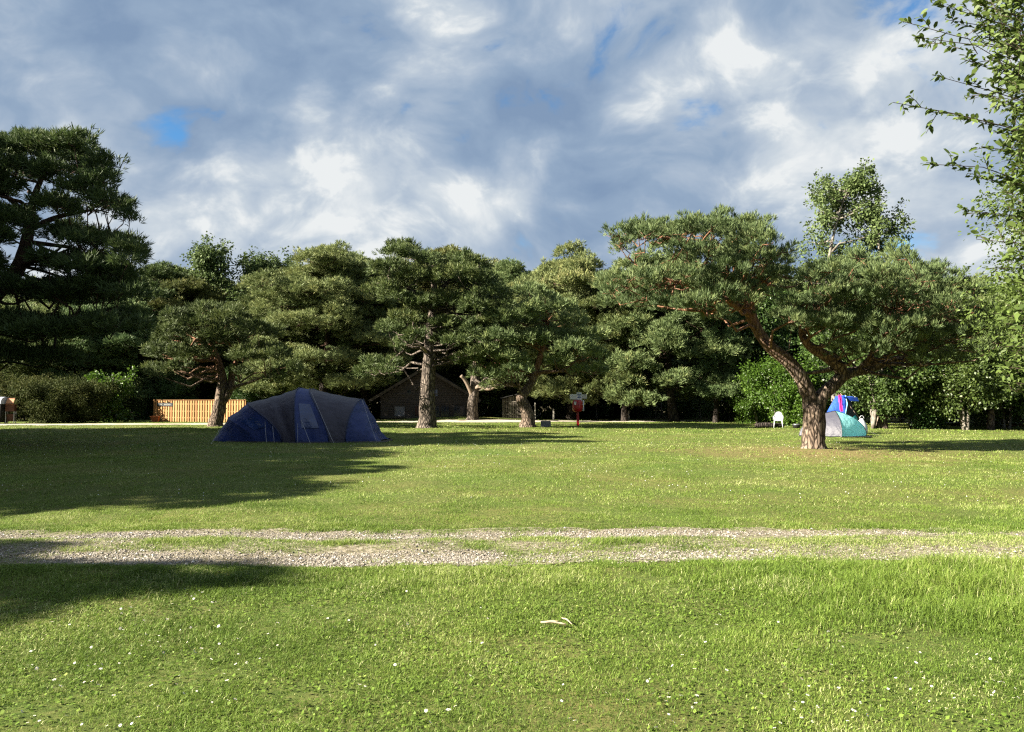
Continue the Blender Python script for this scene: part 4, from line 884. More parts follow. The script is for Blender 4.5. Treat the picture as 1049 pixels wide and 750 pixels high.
# ---------------------------------------------------------------- turquoise dome tent
def dome_tent():
    Y = 35.0; B = at(853, 448, Y); B[2] = float(hz(B[0], Y))
    root = thing('tent', 'small turquoise and grey dome tent half hidden behind the near pine trunk', 'tent', B)
    tq = fabric('turquoise_polyester', (.42, .90, .92), (.48, .94, .95), trans=.6); gy = fabric('grey_polyester', (.075, .075, .10), (.10, .10, .125), trans=.1); dk = M['black']
    rx, ry, h = 1.48, 1.35, 1.12; nth, nr = 48, 12; off = .12
    def S(th, t):   # t 0 ground .. 1 apex; four pole ridges
        q = th + R(6); k = .22 + .78 / (np.abs(np.cos(q)) + np.abs(np.sin(q)))
        r = np.cos(t * np.pi / 2) ** 1.0 * k; z = h * (.55 * np.sin(t * np.pi / 2) + .45 * t)
        return np.stack([rx * r * np.cos(th) + off * t, ry * r * np.sin(th), z + .03], -1)
    def sect(a0, a1, name, m_, lab=None):
        th = np.linspace(R(a0), R(a1), 14)[None, :]; t = np.linspace(0, 1, nr)[:, None]; th, t = np.broadcast_arrays(th, t)
        G = S(th, t); n, k = G.shape[:2]; idx = np.arange(n * k).reshape(n, k); f = np.stack([idx[:-1, :-1], idx[:-1, 1:], idx[1:, 1:], idx[1:, :-1]], -1).reshape(-1, 4)
        mb = MB(); mb.add(G.reshape(-1, 3), [f]); o = mb.build(name, m_, root, True)
        if lab: o['label'] = lab
    sect(-96, -6, 'fly_panel', tq); sect(-6, 84, 'fly_panel', tq); sect(84, 174, 'fly_panel', tq); sect(174, 264, 'door_panel', gy, 'grey door panel')
    mb = MB(); a = np.linspace(0, 2 * np.pi, 40); ring = np.stack([rx * .97 * np.cos(a), ry * .97 * np.sin(a), a * 0 + .03], -1); mb.tube(ring, .03, 6, cap=False); mb.build('groundsheet_edge', dk, root)
    for aa in (-6, 84, 174, 264):
        mb = MB(); t = np.linspace(0, 1, 12); G = S(np.full(12, R(aa)), t) + [0, 0, .012]; mb.tube(G, .014, 5); mb.build('pole_sleeve', dk, root)
    mb = MB(); mb.add([(-.2, -1.5, .03), (1.1, -1.35, .03), (1.75, -.2, .02), (1.0, .1, .05), (.2, -1.0, .05)], [[(0, 1, 2, 3, 4)]]); mb.build('groundsheet', dk, root)
    for p, q in (((-.3, -1.1, .45), (-.35, -1.7, .02)), ((1.1, -.4, .4), (1.8, -.9, .02))):
        mb = MB(); mb.tube([p, q], .004, 4); mb.build('guy_line', M['pole'], root)
dome_tent()
# ---------------------------------------------------------------- tall blue shelter behind it
def shelter():
    Y = 38.0; B = at(858, 446, Y); B[2] = float(hz(B[0], Y))
    root = thing('shelter', 'tall blue and turquoise pop up shelter behind the small turquoise dome tent', 'tent')
    root.location = tuple(B)
    bl = fabric('royal_blue_nylon', (.03, .09, .55), (.04, .13, .66), trans=.2); tq = fabric('aqua_nylon', (.22, .55, .68), (.28, .62, .74), trans=.2); ms = mat('dark_tent_mesh', (.02, .025, .028), .8, .2, (30, .4, .01), col2=(.04, .045, .05), noise_scale=25)
    def w(px, py, dy=0): p = at(px, py, Y + dy) - B; return p
    def quadsheet(c, name, m_, n=8, bow=.06):
        a_, b__, c_, d_ = [np.array(q) for q in c]; u = np.linspace(0, 1, n)[None, :, None]; v = np.linspace(0, 1, n)[:, None, None]
        G = (a_ * (1 - u) + b__ * u) * (1 - v) + (d_ * (1 - u) + c_ * u) * v
        nn = unit(np.cross(b__ - a_, d_ - a_)); G = G + nn * (np.sin(np.pi * u) * np.sin(np.pi * v) * bow)
        idx = np.arange(n * n).reshape(n, n); f = np.stack([idx[:-1, :-1], idx[:-1, 1:], idx[1:, 1:], idx[1:, :-1]], -1).reshape(-1, 4)
        mb = MB(); mb.add(G.reshape(-1, 3), [f]); return mb.build(name, m_, root, True)
    A0, A1 = w(838, 446, -.6), w(866, 446, -.7); T0, T1 = w(856, 406, -.1), w(866, 405, -.1); m0 = w(846, 424, -.45); m1 = w(866, 425, -.5)
    A2, A3 = w(884, 446, .2), w(852, 446, 1.2)
    for p_ in (A0, A1, A2, A3): p_[2] = .02
    quadsheet((A0, A1, m1, m0), 'lower_band', tq); quadsheet((m0, m1, T1, T0), 'upper_panel', bl); quadsheet((A1, A2, w(872, 412, .1), T1), 'mesh_panel', ms)
    quadsheet((A3, A0, T0, w(860, 406, .5)), 'back_panel', bl); quadsheet((A2, A3, w(860, 406, .5), w(872, 412, .1)), 'back_panel', bl)
    quadsheet((w(863, 406, -.3), w(878, 407, -.2), w(880, 411, .5), w(866, 411, .4)), 'awning_flap', bl, bow=.12)
    mb = MB(); mb.tube([w(866, 425, -.52), w(868, 414, -.3), T1 + [0, -.02, 0]], .025, 6); mb.build('edge_band', tq, root, True)
    mb = MB(); mb.tube([w(861, 403, .1), w(872, 418, -.2), w(884, 433, -.5)], .018, 6); mb.build('support_pole', M['deadwood'], root, True)
    t = fabric('pink_cotton', (.70, .03, .30), (.78, .05, .36), .9)
    mb = MB(); n = 8; u = np.linspace(0, 1, n)
    tw = thing('towel', 'bright pink towel hanging over the top of the blue shelter', 'towel', at(859.5, 405, Y - .45))
    G = []; 
    for row in range(9):
        v = row / 8; wd = .17 * (1 - .35 * v * (v > .4)); G.append(np.stack([(u - .5) * wd * 2 * .55 + .02 * math.sin(5 * v), -.05 - .25 * v + .03 * np.sin(u * 14 + v * 3), np.full(n, -.80 * v + .02)], -1))
    G = np.array(G); idx = np.arange(9 * n).reshape(9, n); f = np.stack([idx[:-1, :-1], idx[:-1, 1:], idx[1:, 1:], idx[1:, :-1]], -1).reshape(-1, 4); mb.add(G.reshape(-1, 3), [f]); mb.build('cloth', t, tw, True)
    # white bag beside the tent
    bg = thing('bag', 'rounded white bag on the grass right of the turquoise dome tent', 'bag', (at(881, 444, 36)[0], 36, float(hz(16.3, 36))))
    mb = MB(); a = np.linspace(0, 1, 9); mb.tube(np.stack([a * 0 + .1 * a, a * 0, a * .82], -1), np.array([.02, .24, .30, .31, .29, .25, .19, .12, .03]), 12, .03, np.random.default_rng(1)); mb.build('body', M['white'], bg, True)
    mb = MB(); a = np.linspace(0, np.pi, 9); mb.tube(np.stack([.1 + .1 * np.cos(a), a * 0, .8 + .14 * np.sin(a)], -1), .012, 5); mb.build('handle', M['white'], bg, True)
    # teal cloth tied to the pole
    c = thing('cloth', 'small teal cloth hanging from the slanting pole of the blue shelter', 'cloth', at(876, 428, Y - .4)); mb = MB()
    mb.tube([(0, 0, .12), (0, 0, 0), (.06, 0, -.25), (.04, 0, -.42)], [.02, .09, .13, .03], 8, .1, np.random.default_rng(2)); mb.build('fold', fabric('teal_cotton', (.02, .35, .30), (.03, .42, .36)), c, True)
shelter()
# ---------------------------------------------------------------- white chair, fire pit, pan
def chair():
    p = gnd(797, 439.5); Y = 46.0; x = at(797, 411, Y)[0]; r = thing('chair', 'white plastic garden chair on the grass left of the near pine trunk', 'chair', (x, Y, float(hz(x, Y))), R(-20)); r.scale = (1.05,) * 3
    W = M['white']
    for sx in (-1, 1):
        for sy in (-1, 1):
            mb = MB(); mb.tube([(sx * .24, sy * .24, 0), (sx * .20, sy * .20, .43)], [.022, .028], 6); mb.build('leg', W, r, True)
    mb = MB(); mb.box((0, 0, .44), (.46, .46, .035)); mb.build('seat', W, r)
    mb = MB(); u = np.linspace(-1, 1, 9)[None]; v = np.linspace(0, 1, 8)[:, None]; u, v = np.broadcast_arrays(u, v)
    wd = .23 * np.sqrt(1 - .55 * v ** 3); G = np.stack([u * wd, .22 + .10 * v - .06 * u ** 2, .46 + .46 * v - .05 * v * u ** 2], -1); G2 = G + [0, .03, 0]
    idx = np.arange(72).reshape(8, 9); f = np.stack([idx[:-1, :-1], idx[:-1, 1:], idx[1:, 1:], idx[1:, :-1]], -1).reshape(-1, 4); mb.add(G.reshape(-1, 3), [f]); mb.add(G2.reshape(-1, 3), [f[:, ::-1]])
    ed = [idx[0], idx[-1], idx[:, 0], idx[:, -1]]
    for e in ed: mb.add(np.vstack([G.reshape(-1, 3)[e], G2.reshape(-1, 3)[e]]), [np.array([(i, i + 1, i + 1 + len(e), i + len(e)) for i in range(len(e) - 1)])])
    mb.build('backrest', W, r, True)
    for sx in (-1, 1):
        mb = MB(); mb.tube([(sx * .25, -.2, .44), (sx * .26, -.2, .64), (sx * .25, .22, .68)], .018, 6, sub=3); mb.build('armrest', W, r, True)
chair()
def firepit():
    Y = 46.5; x = at(788, 411, Y)[0]; z = float(hz(x, Y)); r = thing('log', 'short dark log lying on the grass left of the white chair', 'log', (x, Y, z))
    mb = MB(); mb.tube([(-.85, 0, .13), (-.3, .02, .16), (.3, -.02, .15), (.8, .03, .14)], [.14, .17, .16, .13], 10, .06, np.random.default_rng(3), sub=3); mb.build('bark', M['bark_dark'], r, True)
    for sx in (-1, 1):
        mb = MB(); mb.tube([(sx * .8, 0, .135), (sx * .86 - .01, 0, .135)], .115, 10); mb.build('cut_end', M['deadwood'], r)
    Y = 45.5; x = at(815.5, 411, Y)[0]; r = thing('cooking_pot', 'small dark cooking pot on the grass between the white chair and the trunk', 'pot', (x, Y, float(hz(x, Y))))
    mb = MB(); mb.tube([(0, 0, .0), (0, 0, .02), (0, 0, .2), (0, 0, .21)], [.15, .2, .24, .235], 16); mb.build('body', M['black'], r, True)
    mb = MB(); mb.tube([(0, 0, .212), (0, 0, .24), (0, 0, .26)], [.25, .2, .05], 16); mb.build('lid', M['pole'], r, True)
    mb = MB(); mb.tube([(.24, 0, .16), (.5, 0, .18)], .015, 6); mb.build('handle', M['black'], r)
    Y = 43.0; x = at(1008, 411, Y)[0]
firepit()
# ---------------------------------------------------------------- red fire point post
def firepoint():
    p = gnd(592, 436); Y = p[1]; r = thing('post', 'bright red fire point post with a red drum and small white sign boards', 'post', (p[0], Y, float(hz(p[0], Y))))
    k = Y / FPX
    red = mat('red_gloss_paint', (.55, .012, .02), .35, .5, (8, .2, .01), col2=(.42, .010, .016), noise_scale=6); wh = mat('white_sign_and_highlight', (1.0, 1.0, 1.0), .5, .4, (8, .1, .005), col2=(.9, .9, .92), noise_scale=9); bluem = mat('blue_sign_print', (.05, .12, .35), .5, .3)
    mb = MB(); mb.box((0, 0, .95), (.15, .13, 2.05)); mb.build('pole', red, r)
    mb = MB(); mb.tube([(-.05, -.24, .93), (-.05, -.24, .97), (-.05, -.24, 1.15), (-.05, -.24, 1.55), (-.05, -.24, 1.68), (-.05, -.24, 1.72)], [.16, .27, .33, .33, .26, .08], 20, sub=2); d = mb.build('drum', red, r, True)
    mb = MB(); mb.box((-.2, -.545, 1.5), (.16, .012, .2)); mb.build('drum_highlight', wh, d)  # white plate paints in the bright highlight on the drum's upper left
    mb = MB(); mb.tube([(.34, -.22, .98), (.34, -.22, 1.70)], .05, 8); mb.build('white_tube', wh, r, True)
    mb = MB(); mb.box((.0, -.02, 1.02), (.5, .06, .1)); mb.build('bracket', red, r); mb = MB(); mb.box((.2, -.06, 1.45), (.34, .05, .08)); mb.build('bracket', red, r)
    def board(cx, cz, w_, h_, ang, lines):
        Rm = rotz(ang); mb = MB(); mb.box((cx, -.09, cz), (w_, .025, h_), Rm); b_ = mb.build('sign_board', wh, r)
        if lines:
            mb = MB()
            for i in range(lines): mb.box(np.array((cx, -.09, cz)) + Rm @ np.array((0, -.016, h_ * (.28 - .19 * i))), (w_ * (.78 - .1 * (i % 2)), .004, h_ * .10), Rm)
            mb.build('lettering', bluem, b_)
    board(-.30, 1.92, .46, .34, 0, 0); board(.09, 1.92, .34, .58, R(4), 3); board(.42, 1.94, .34, .28, R(-35), 0)
firepoint()
# ---------------------------------------------------------------- timber fence with sign
def fence():
    Y = 60.5; ang = R(22); x0 = at(158, 411, Y)[0]; zb = float(hz(x0, Y)); r = thing('fence', 'golden timber board fence standing on the path behind the forked pine', 'fence', (x0, Y, zb), -ang)
    Lf = 8.9; Hf = 1.66; rg = np.random.default_rng(9)
    wood = mat('golden_boards', (0, 0, 0), .7, .3, var_col=[(0, (.30, .145, .045)), (.5, (.42, .215, .07)), (1, (.53, .29, .11))]); wood2 = mat('fence_rail_wood', (.35, .18, .06), .7, .3, (8, .3, .01), col2=(.25, .12, .04), noise_scale=5, stretch=(6, 6, .6))
    mb = MB(); x = 0; i = 0
    while x < Lf:
        w_ = .145; mb.box((x + w_ / 2, 0 if i % 2 else -.055, Hf / 2 + .03), (w_, .022, Hf - .02 + rg.uniform(-.01, .01)), var=float(rg.uniform(0, 1))); x += .125; i += 1
    mb.build('boards', wood, r)
    for z in (.35, .85, 1.4):
        mb = MB(); mb.box((Lf / 2, -.028, z), (Lf, .028, .09)); mb.build('rail', wood2, r)
    for k_ in range(4):
        mb = MB(); mb.box((-.02 + k_ * (Lf + .04) / 3, .06, .87), (.12, .09, 1.76)); mb.build('post', wood2, r)
    mb = MB(); mb.box((Lf / 2, -.03, Hf + .05), (Lf, .14, .035)); mb.build('capping', wood2, r)
    s = thing('sign', 'long dark name board with pale lettering near the left end of the timber fence', 'sign', (x0 + 1.15 * math.cos(ang), Y - 1.15 * math.sin(ang) - .09, zb + 1.36), -ang)
    mb = MB(); mb.box((0, 0, 0), (1.62, .03, .26)); b_ = mb.build('board', mat('dark_sign_board', (.025, .03, .032), .6, .3), s)
    mb = MB(); rr = np.random.default_rng(4); x = -.66
    while x < .62:
        w_ = rr.uniform(.045, .075)
        if rr.random() < .84: mb.box((x, -.018, 0), (w_ * .35, .004, .11)); mb.box((x + w_ * .3, -.018, rr.choice([-.045, 0, .045])), (w_ * .5, .004, .02))
        x += w_ + .03
    mb.build('lettering', mat('pale_sign_paint', (.55, .55, .5), .6, .3), b_)
    c = thing('box', 'small orange planter box standing at the left foot of the timber fence', 'planter', (at(160, 411, 59.6)[0], 59.5, float(hz(-27, 59.5))), .2)
    tm = mat('terracotta', (.48, .16, .06), .8, .2, (8, .3, .01), col2=(.36, .11, .04), noise_scale=6)
    mb = MB(); mb.add([(-.22, -.2, 0), (.22, -.2, 0), (.22, .2, 0), (-.22, .2, 0), (-.29, -.27, .42), (.29, -.27, .42), (.29, .27, .42), (-.29, .27, .42)], [[(0, 3, 2, 1), (4, 5, 6, 7), (0, 1, 5, 4), (1, 2, 6, 5), (2, 3, 7, 6), (3, 0, 4, 7)]]); mb.build('body', tm, c)
    mb = MB()
    for a_, b2 in (((0, -.29, .43), (.64, .05, .06)), ((0, .29, .43), (.64, .05, .06)), ((-.295, 0, .43), (.05, .53, .06)), ((.295, 0, .43), (.05, .53, .06))): mb.box(a_, b2)
    mb.build('rim', tm, c)
    # dark letter box fixed on the right part of the fence
    q = thing('box', 'dark box with a pale lid hanging on the right end of the timber fence', 'box', (at(240, 411, Y)[0], Y - 2.66, zb + 1.05), -ang); mb = MB(); mb.box((0, 0, 0), (.5, .2, .34)); mb.build('body', M['black'], q); mb = MB(); mb.box((0, -.02, .19), (.56, .26, .04), rotx(R(12))); mb.build('lid', M['pole'], q)
fence()
# ---------------------------------------------------------------- dark timber hut
def hut():
    Y = 66.0; cx = at(436, 411, Y)[0]; B = np.array([cx, Y, float(hz(cx, Y)) - .02]); r = thing('hut', 'low black timber hut with a wide gable behind the straight pine', 'hut', B)
    k = Y / FPX; hw = 3.85; eave = 1.95; apex = 4.25; dep = 9.0; ro = 4.75
    boards = M['char']; n = 0
    mb = MB(); z = 0; rg = np.random.default_rng(2)
    while z < apex - .12:      # overlapping horizontal boards up the gable
        h_ = .20; w_ = hw if z + h_ < eave else hw * (apex - z - h_ * .5) / (apex - eave)
        if w_ > .1: mb.box((0, rg.uniform(-.01, .01), z + h_ / 2), (2 * w_, .06, h_ * .93), rotx(R(-5)))
        z += h_
    mb.build('front_wall', boards, r)
    for sx in (-1, 1):
        mb = MB(); z = 0
        while z < eave: mb.box((sx * hw, dep / 2 + .05, z + .1), (.06, dep - .06, .186)); z += .2
        mb.build('side_wall', boards, r)
    mb = MB(); mb.add([(-hw, dep, 0), (hw, dep, 0), (hw, dep, eave), (0, dep, apex), (-hw, dep, eave)], [[(0, 1, 2, 3, 4)]]); mb.build('back_wall', boards, r)
    for sx in (-1, 1):
        L_ = math.hypot(ro, (apex - eave) * ro / hw); an = math.atan2((apex - eave), hw) * sx
        c = np.array([sx * ro / 2, dep / 2 - .2, apex + .12 - (apex - eave) * ro / hw / 2]); mb = MB(); mb.box(c, (L_, dep + .9, .1), roty(an)); rf = mb.build('roof', M['roof'], r)
        mb = MB(); c2 = c.copy(); c2[1] = -.69; mb.box(c2 + [0, 0, -.05], (L_, .05, .22), roty(an)); mb.build('bargeboard', mat('bargeboard_wood', (.05, .043, .036), .8, .2, col2=(.09, .08, .065), noise_scale=2), rf)
    fr = mat('hut_frame_paint', (.05, .045, .04), .6, .3); gl = mat('dark_window_glass', (.03, .035, .045), .08, .9); pale = mat('grey_painted_panel', (.19, .20, .23), .6, .3, col2=(.12, .125, .14), noise_scale=2); reddish = mat('red_brown_door', (.055, .018, .012), .6, .3, col2=(.03, .012, .009), noise_scale=3)
    def opening(px0, px1, py0, py1, name, m_, bars=1, pane=True):
        a_ = at(px0, py1, Y) - B; b_ = at(px1, py0, Y) - B; c = (a_ + b_) / 2; w_ = b_[0] - a_[0]; h_ = b_[2] - a_[2]; lo = max(a_[2], .03); h_ = b_[2] - lo; cz = lo + h_ / 2
        mb = MB(); t = .05
        for cc, dd in (((c[0], -.07, b_[2]), (w_ + t, .06, t)), ((c[0], -.07, lo), (w_ + t, .06, t)), ((a_[0], -.07, cz), (t, .05, h_ - t)), ((b_[0], -.07, cz), (t, .05, h_ - t))): mb.box(cc, dd)
        for i in range(1, bars): mb.box((a_[0] + w_ * i / bars, -.072, cz), (.035, .045, h_ - t))
        f = mb.build(name, fr, r); mb = MB(); mb.box((c[0], -.055, cz), (w_ - .02, .02, h_ - .02)); mb.build('pane' if pane else 'panel', m_, f)
    opening(404, 415, 416, 428, 'door', pale, 1, False); opening(425, 430, 416, 429, 'door', reddish, 1, False); opening(417, 421, 399, 405, 'window', gl); opening(443.5, 448.5, 399, 406, 'window', gl, 2)
    opening(445, 450, 416, 427, 'window', gl, 2); opening(452, 460, 416, 427, 'window', gl, 3); opening(465, 476, 416, 427, 'window', gl, 3)
    mb = MB(); mb.box((0, -.075, 1.55 + .55), (2 * hw, .05, .1)); mb.box((0, -.06, .12), (2 * hw, .03, .2)); mb.build('trim', fr, r)
hut()
# ---------------------------------------------------------------- small slatted shed
def shed():
    Y = 65.0; cx = at(525, 411, Y)[0]; B = np.array([cx, Y, float(hz(cx, Y))]); r = thing('shed', 'small slatted grey wood store with a sloping roof left of the twisted pine', 'shed', B, R(-8)); rg = np.random.default_rng(6)
    gw = mat('weathered_slats', (0, 0, 0), .85, .2, var_col=[(0, (.06, .05, .04)), (.5, (.15, .13, .105)), (1, (.30, .27, .22))]); mb = MB(); x = -.8
    while x < .85:
        mb.box((x, 0, .85 + .12 * (x + .8)), (.1, .03, 1.6 + .24 * (x + .8)), var=float(rg.uniform(0, 1))); x += .15
    mb.build('front_slats', gw, r)
    mb = MB(); mb.box((-.86, .7, .8), (.04, 1.4, 1.6), var=.2); mb.box((.88, .7, .98), (.04, 1.4, 1.96), var=.2); mb.box((0, 1.42, .85), (1.7, .03, 1.7), var=.1); mb.build('side_walls', gw, r)
    mb = MB(); mb.box((.02, .65, 1.93), (2.1, 1.9, .07), roty(R(-13))); mb.build('roof', M['roof'], r)
    mb = MB(); mb.box((0, -.03, .35), (1.7, .03, .08), var=.7); mb.box((0, -.03, 1.4), (1.7, .03, .08), var=.7); mb.build('rail', gw, r)
shed()
# ---------------------------------------------------------------- block, stand, bin, marker posts, rail
def smalls():
    p = gnd(559, 437.5); cm_ = mat('grey_concrete', (.26, .26, .27), .9, .2, (18, .5, .01), col2=(.19, .19, .20), noise_scale=7)
    o = MB(); o.box((0, 0, .16), (.62, .4, .36)); o.box((0, 0, .35), (.58, .36, .02)); q = o.build('concrete_block', cm_, None, loc=(p[0], p[1], float(hz(p[0], p[1])))); tag(q, 'low grey concrete block at the right foot of the twisted pine', 'block')
    bv = q.modifiers.new('bevel', 'BEVEL'); bv.width = .015; bv.segments = 2
    # brown display stand
    Y = 55.0; x = at(11.5, 411, Y)[0]; r = thing('display_stand', 'brown wooden display stand with a pale sloping top on grey legs', 'stand', (x, Y, float(hz(x, Y))), R(6))
    brw = mat('brown_stained_wood', (.11, .045, .022), .7, .3, (9, .3, .01), col2=(.07, .028, .015), noise_scale=5); tan = mat('pale_orange_board', (.60, .30, .15), .6, .3, (9, .2, .01), col2=(.5, .24, .11), noise_scale=5)
    mb = MB(); mb.box((0, 0, 1.15), (.6, .34, .52)); mb.build('case', brw, r); mb = MB(); mb.box((0, -.12, 1.60), (.5, .05, .46), rotx(R(-32))); mb.build('sloping_top', tan, r); mb = MB(); mb.box((0, .09, 1.84), (.54, .16, .05)); mb.build('top_ledge', brw, r); mb = MB(); mb.box((0, -.26, 1.43), (.62, .05, .05)); mb.build('lower_ledge', brw, r)
    for sx in (-1, 1):
        mb = MB(); mb.tube([(sx * .28, -.12, 0), (sx * .28, -.12, .9)], .028, 6); mb.tube([(sx * .28, .14, 0), (sx * .28, .14, .9)], .028, 6); mb.build('leg', M['pole'], r)
    mb = MB(); mb.box((0, 0, .45), (.5, .05, .5)); mb.build('lower_board', brw, r)
    # dark container with grey lid, cut by the frame
    x = at(-6, 411, Y)[0]; r = thing('container', 'dark container with a pale grey domed lid at the left edge of the picture', 'container', (x, Y, float(hz(x, Y))), 0)
    gl = mat('grey_lid_plastic', (.42, .46, .55), .5, .4)
    mb = MB(); mb.add([(-.75, -.5, .1), (.75, -.5, .1), (.75, .5, .1), (-.75, .5, .1), (-.86, -.58, 1.4), (.86, -.58, 1.4), (.86, .58, 1.4), (-.86, .58, 1.4)], [[(0, 3, 2, 1), (4, 5, 6, 7), (0, 1, 5, 4), (1, 2, 6, 5), (2, 3, 7, 6), (3, 0, 4, 7)]]); mb.build('body', M['black'], r)
    mb = MB(); u = np.linspace(0, np.pi, 12); P0 = np.stack([u * 0 - .88, -.62 * np.cos(u), 1.42 + .5 * np.sin(u) ** .6], -1); P1 = P0 + [1.76, 0, 0]; mb.add(np.vstack([P0, P1]), [np.array([(i, i + 1, i + 13, i + 12) for i in range(11)])]); mb.add(P0, [[tuple(range(12))]]); mb.add(P1, [[tuple(range(12))]]); mb.build('lid', gl, r)
    for sx in (-1, 1):
        for sy in (-1, 1):
            mb = MB(); mb.tube([(sx * .6 - .03, sy * .4, .1), (sx * .6 + .03, sy * .4, .1)], .1, 12); mb.build('wheel', M['black'], r)
    # pale marker posts by the path
    wd = mat('pale_post_wood', (.45, .43, .38), .8, .2, (9, .3, .01), col2=(.3, .28, .24), noise_scale=6)
    for px, py0, py1, lab in ((567, 420, 430, 'thin pale marker post left of the red post'), (548, 414, 430, 'pale marker post right behind the twisted pine'), (644, 421, 430, 'thin pale marker post right of the red post')):
        Y = 63.6; a_ = at(px, py0, Y); mb = MB(); h = a_[2]; mb.box((0, 0, h / 2 - .03), (.11, .11, h)); mb.add([(-.055, -.055, h - .03), (.055, -.055, h - .03), (.055, .055, h - .03), (-.055, .055, h - .03), (0, 0, h + .05)], [[(0, 1, 4), (1, 2, 4), (2, 3, 4), (3, 0, 4)]])
        q = mb.build('marker_post', wd, None, loc=(a_[0], Y, float(hz(a_[0], Y)))); tag(q, lab, 'post', 'pale marker posts beside the path')
    # low rail at the far right
    Y = 47.5; x0 = at(903, 411, Y)[0]; x1 = at(1085, 411, Y)[0]; r = thing('rail_fence', 'low grey wire rail fence in the shade at the far right of the meadow', 'fence', (x0, Y, 0)); L_ = x1 - x0; n = 7
    gm = mat('galvanised_rail', (.20, .22, .25), .5, .4, metallic=.3)
    for i in range(n):
        x = L_ * i / (n - 1); mb = MB(); mb.tube([(x, 0, -.1), (x, 0, .62)], .035, 6); mb.build('post', gm, r)
    for z in (.28, .55):
        mb = MB(); mb.tube([(0, -.04, z), (L_ / 2, -.04, z - .02), (L_, -.04, z)], .022, 5); mb.build('rail', gm, r)
    # low brown building far right behind the leaves
    # stumps and rooty bits by the right trees
    for px, Y, rr, h, lab in ((902, 45.2, .42, .9, 'broken pale tree stump right of the turquoise tent'), (1014, 44, .22, 1.2, 'thin leaning stump right of the many stemmed tree')):
        x = at(px, 411, Y)[0]; mb = MB(); mb.tube([(0, 0, -.1), (0, 0, .1), (.03, 0, h * .6), (.08, 0, h)], [rr * 1.3, rr, rr * .8, rr * .6], 11, .12, np.random.default_rng(int(px)), sub=3); q = mb.build('tree_stump', M['bark_hero'], None, True, loc=(x, Y, float(hz(x, Y)))); tag(q, lab, 'stump')
    # dry stick in the foreground turf
    for (a_, b_, lab, rr) in (((554, 638.5), (580, 641.5), 'pale dry stick lying in the near grass', .010), ((575.5, 634.5), (586, 641.5), 'short pale twig crossing beside the longer dry stick', .006)):
        p = gnd(*a_); q_ = gnd(*b_); p[2] = float(hz(p[0], p[1])) + .034; q_[2] = float(hz(q_[0], q_[1])) + .036; m_ = (p + q_) / 2 + [0, .012, .008]; mb = MB(); P = np.array([p, p * .6 + m_ * .4 + [0, -.006, 0], m_, q_]) - p
        mb.tube(P, [rr * .6, rr, rr * 1.15, rr * .5], 7, .1, np.random.default_rng(8), sub=3)
        if rr > .008: mb.tube([P[2], P[2] + [.035, -.03, .012]], [rr * .7, rr * .3], 5)
        q = mb.build('stick', mat('bleached_stick', (.42, .34, .23), .8, .2, col2=(.4, .32, .22), noise_scale=20), None, True, loc=p); tag(q, lab, 'stick')
smalls()
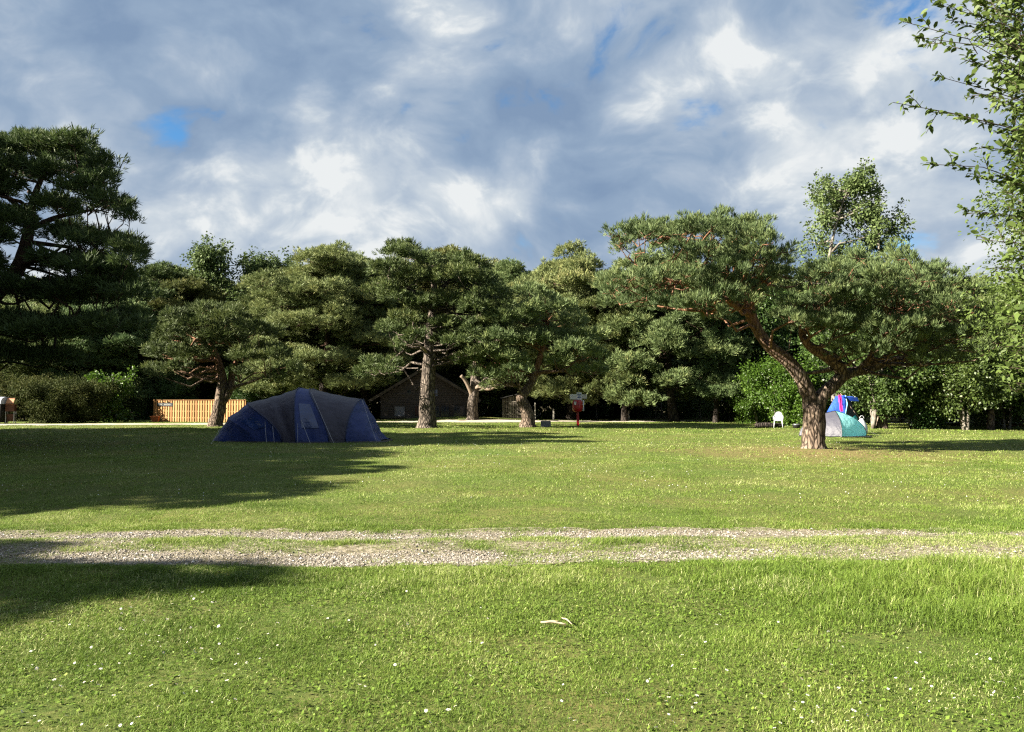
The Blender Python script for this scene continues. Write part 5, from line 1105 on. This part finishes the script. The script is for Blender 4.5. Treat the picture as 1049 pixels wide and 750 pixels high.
# ---------------------------------------------------------------- daisies
def daisies():
    def dmesh(nm, tilt, r_):
        rg = np.random.default_rng(int(tilt * 100)); mb = MB(); c = np.array([0, 0, .052])
        mb.tube([(0, 0, 0), (.002, 0, .03), (0, 0, .051)], .0011, 4, mat=2, cap=False)
        Rm = rotx(tilt)
        for k in range(11):
            a = k * 2 * np.pi / 11 + rg.normal(0, .06); d = np.array([math.cos(a), math.sin(a), 0]); s = np.array([-d[1], d[0], 0]); l = r_ * rg.uniform(.9, 1.08)
            V = np.array([d * .15 * l, d * .6 * l + s * .17 * l + [0, 0, .001], d * l + [0, 0, -.0012 + .002 * rg.random()], d * .6 * l - s * .17 * l + [0, 0, .001]]) @ Rm.T + c; mb.add(V, [[(0, 1, 2, 3)]], mat=0)
        th = np.linspace(0, 2 * np.pi, 8, endpoint=False); V = np.vstack([np.stack([np.cos(th), np.sin(th), th * 0 + .0], -1) * r_ * .3, [[0, 0, r_ * .16]]]) + [0, 0, .0016]
        mb.add(V @ Rm.T + c, [[(i, (i + 1) % 8, 8) for i in range(8)]], mat=1)
        return mb.mesh('daisy', [M['daisy'], M['daisy_eye'], M['grass']])
    ms = [dmesh('a', .15, .0125), dmesh('b', .5, .011), dmesh('c', .8, .012)]
    rg = np.random.default_rng(12); pts = []
    cl = [(60, 690, 45, 16, 22), (30, 735, 30, 10, 8), (100, 640, 40, 8, 9), (205, 613, 18, 6, 13), (235, 665, 30, 22, 16), (190, 705, 40, 20, 13), (150, 655, 30, 10, 6), (120, 745, 40, 5, 5), (395, 600, 25, 6, 6), (420, 700, 60, 22, 12),
          (510, 670, 30, 10, 4), (820, 738, 60, 10, 16), (850, 700, 70, 16, 18), (960, 705, 50, 18, 14), (1035, 715, 14, 20, 9), (745, 605, 10, 4, 4), (800, 660, 60, 15, 9), (690, 690, 30, 15, 6), (700, 725, 25, 10, 6), (505, 628, 20, 5, 3), (310, 640, 60, 10, 8), (600, 730, 80, 12, 8)]
    for cx, cy_, sx, sy, n in cl:
        for _ in range(int(n * 1.3)): pts.append((rg.normal(cx, sx), min(rg.normal(cy_, sy), 760)))
    for i, (px, py) in enumerate(pts):
        if py < 583: continue
        p = gnd(px, py); o = bpy.data.objects.new('daisy', ms[i % 3]); COL.objects.link(o); o.location = (p[0], p[1], float(hz(p[0], p[1])) - .002); o.rotation_euler = (rg.normal(0, .15), rg.normal(0, .15), rg.uniform(0, 6.28)); s = rg.uniform(.45, 1.0) * (1.0 if rg.random() > .15 else 1.25); o.scale = (s, s, s * .85)
        tag(o, 'small white daisy flowering in the short near grass', 'daisy', 'daisies in the near grass')
    # seed heads and far daisies too many to count
    n = 900; y = np.sqrt(rg.uniform(144, 900, n)); x = rg.uniform(-1, 1, n) * .7 * y; k = rg.random(n) < np.clip(.25 + 1.2 * fbm(x, y, .5, 25, 3), .02, 1); x = x[k]; y = y[k]; n = len(x); P = np.stack([x, y, hz(x, y) + .05], -1); r_ = rg.uniform(.008, .014, n)[:, None]
    V = np.stack([P + [1, 0, 0] * r_, P + [0, 1, 0] * r_, P - [1, 0, 0] * r_, P - [0, 1, 0] * r_, P + [0, 0, .8] * r_], 1).reshape(-1, 3); i = np.arange(n)[:, None] * 5; mb = MB(); mb.add(V, [np.concatenate([i + np.array(t_) for t_ in ((0, 1, 4), (1, 2, 4), (2, 3, 4), (3, 0, 4))])])
    tag(mb.build('far_daisies', M['daisy']), 'countless tiny white daisies speckling the meadow beyond the track', 'daisies', kind='stuff')
daisies()
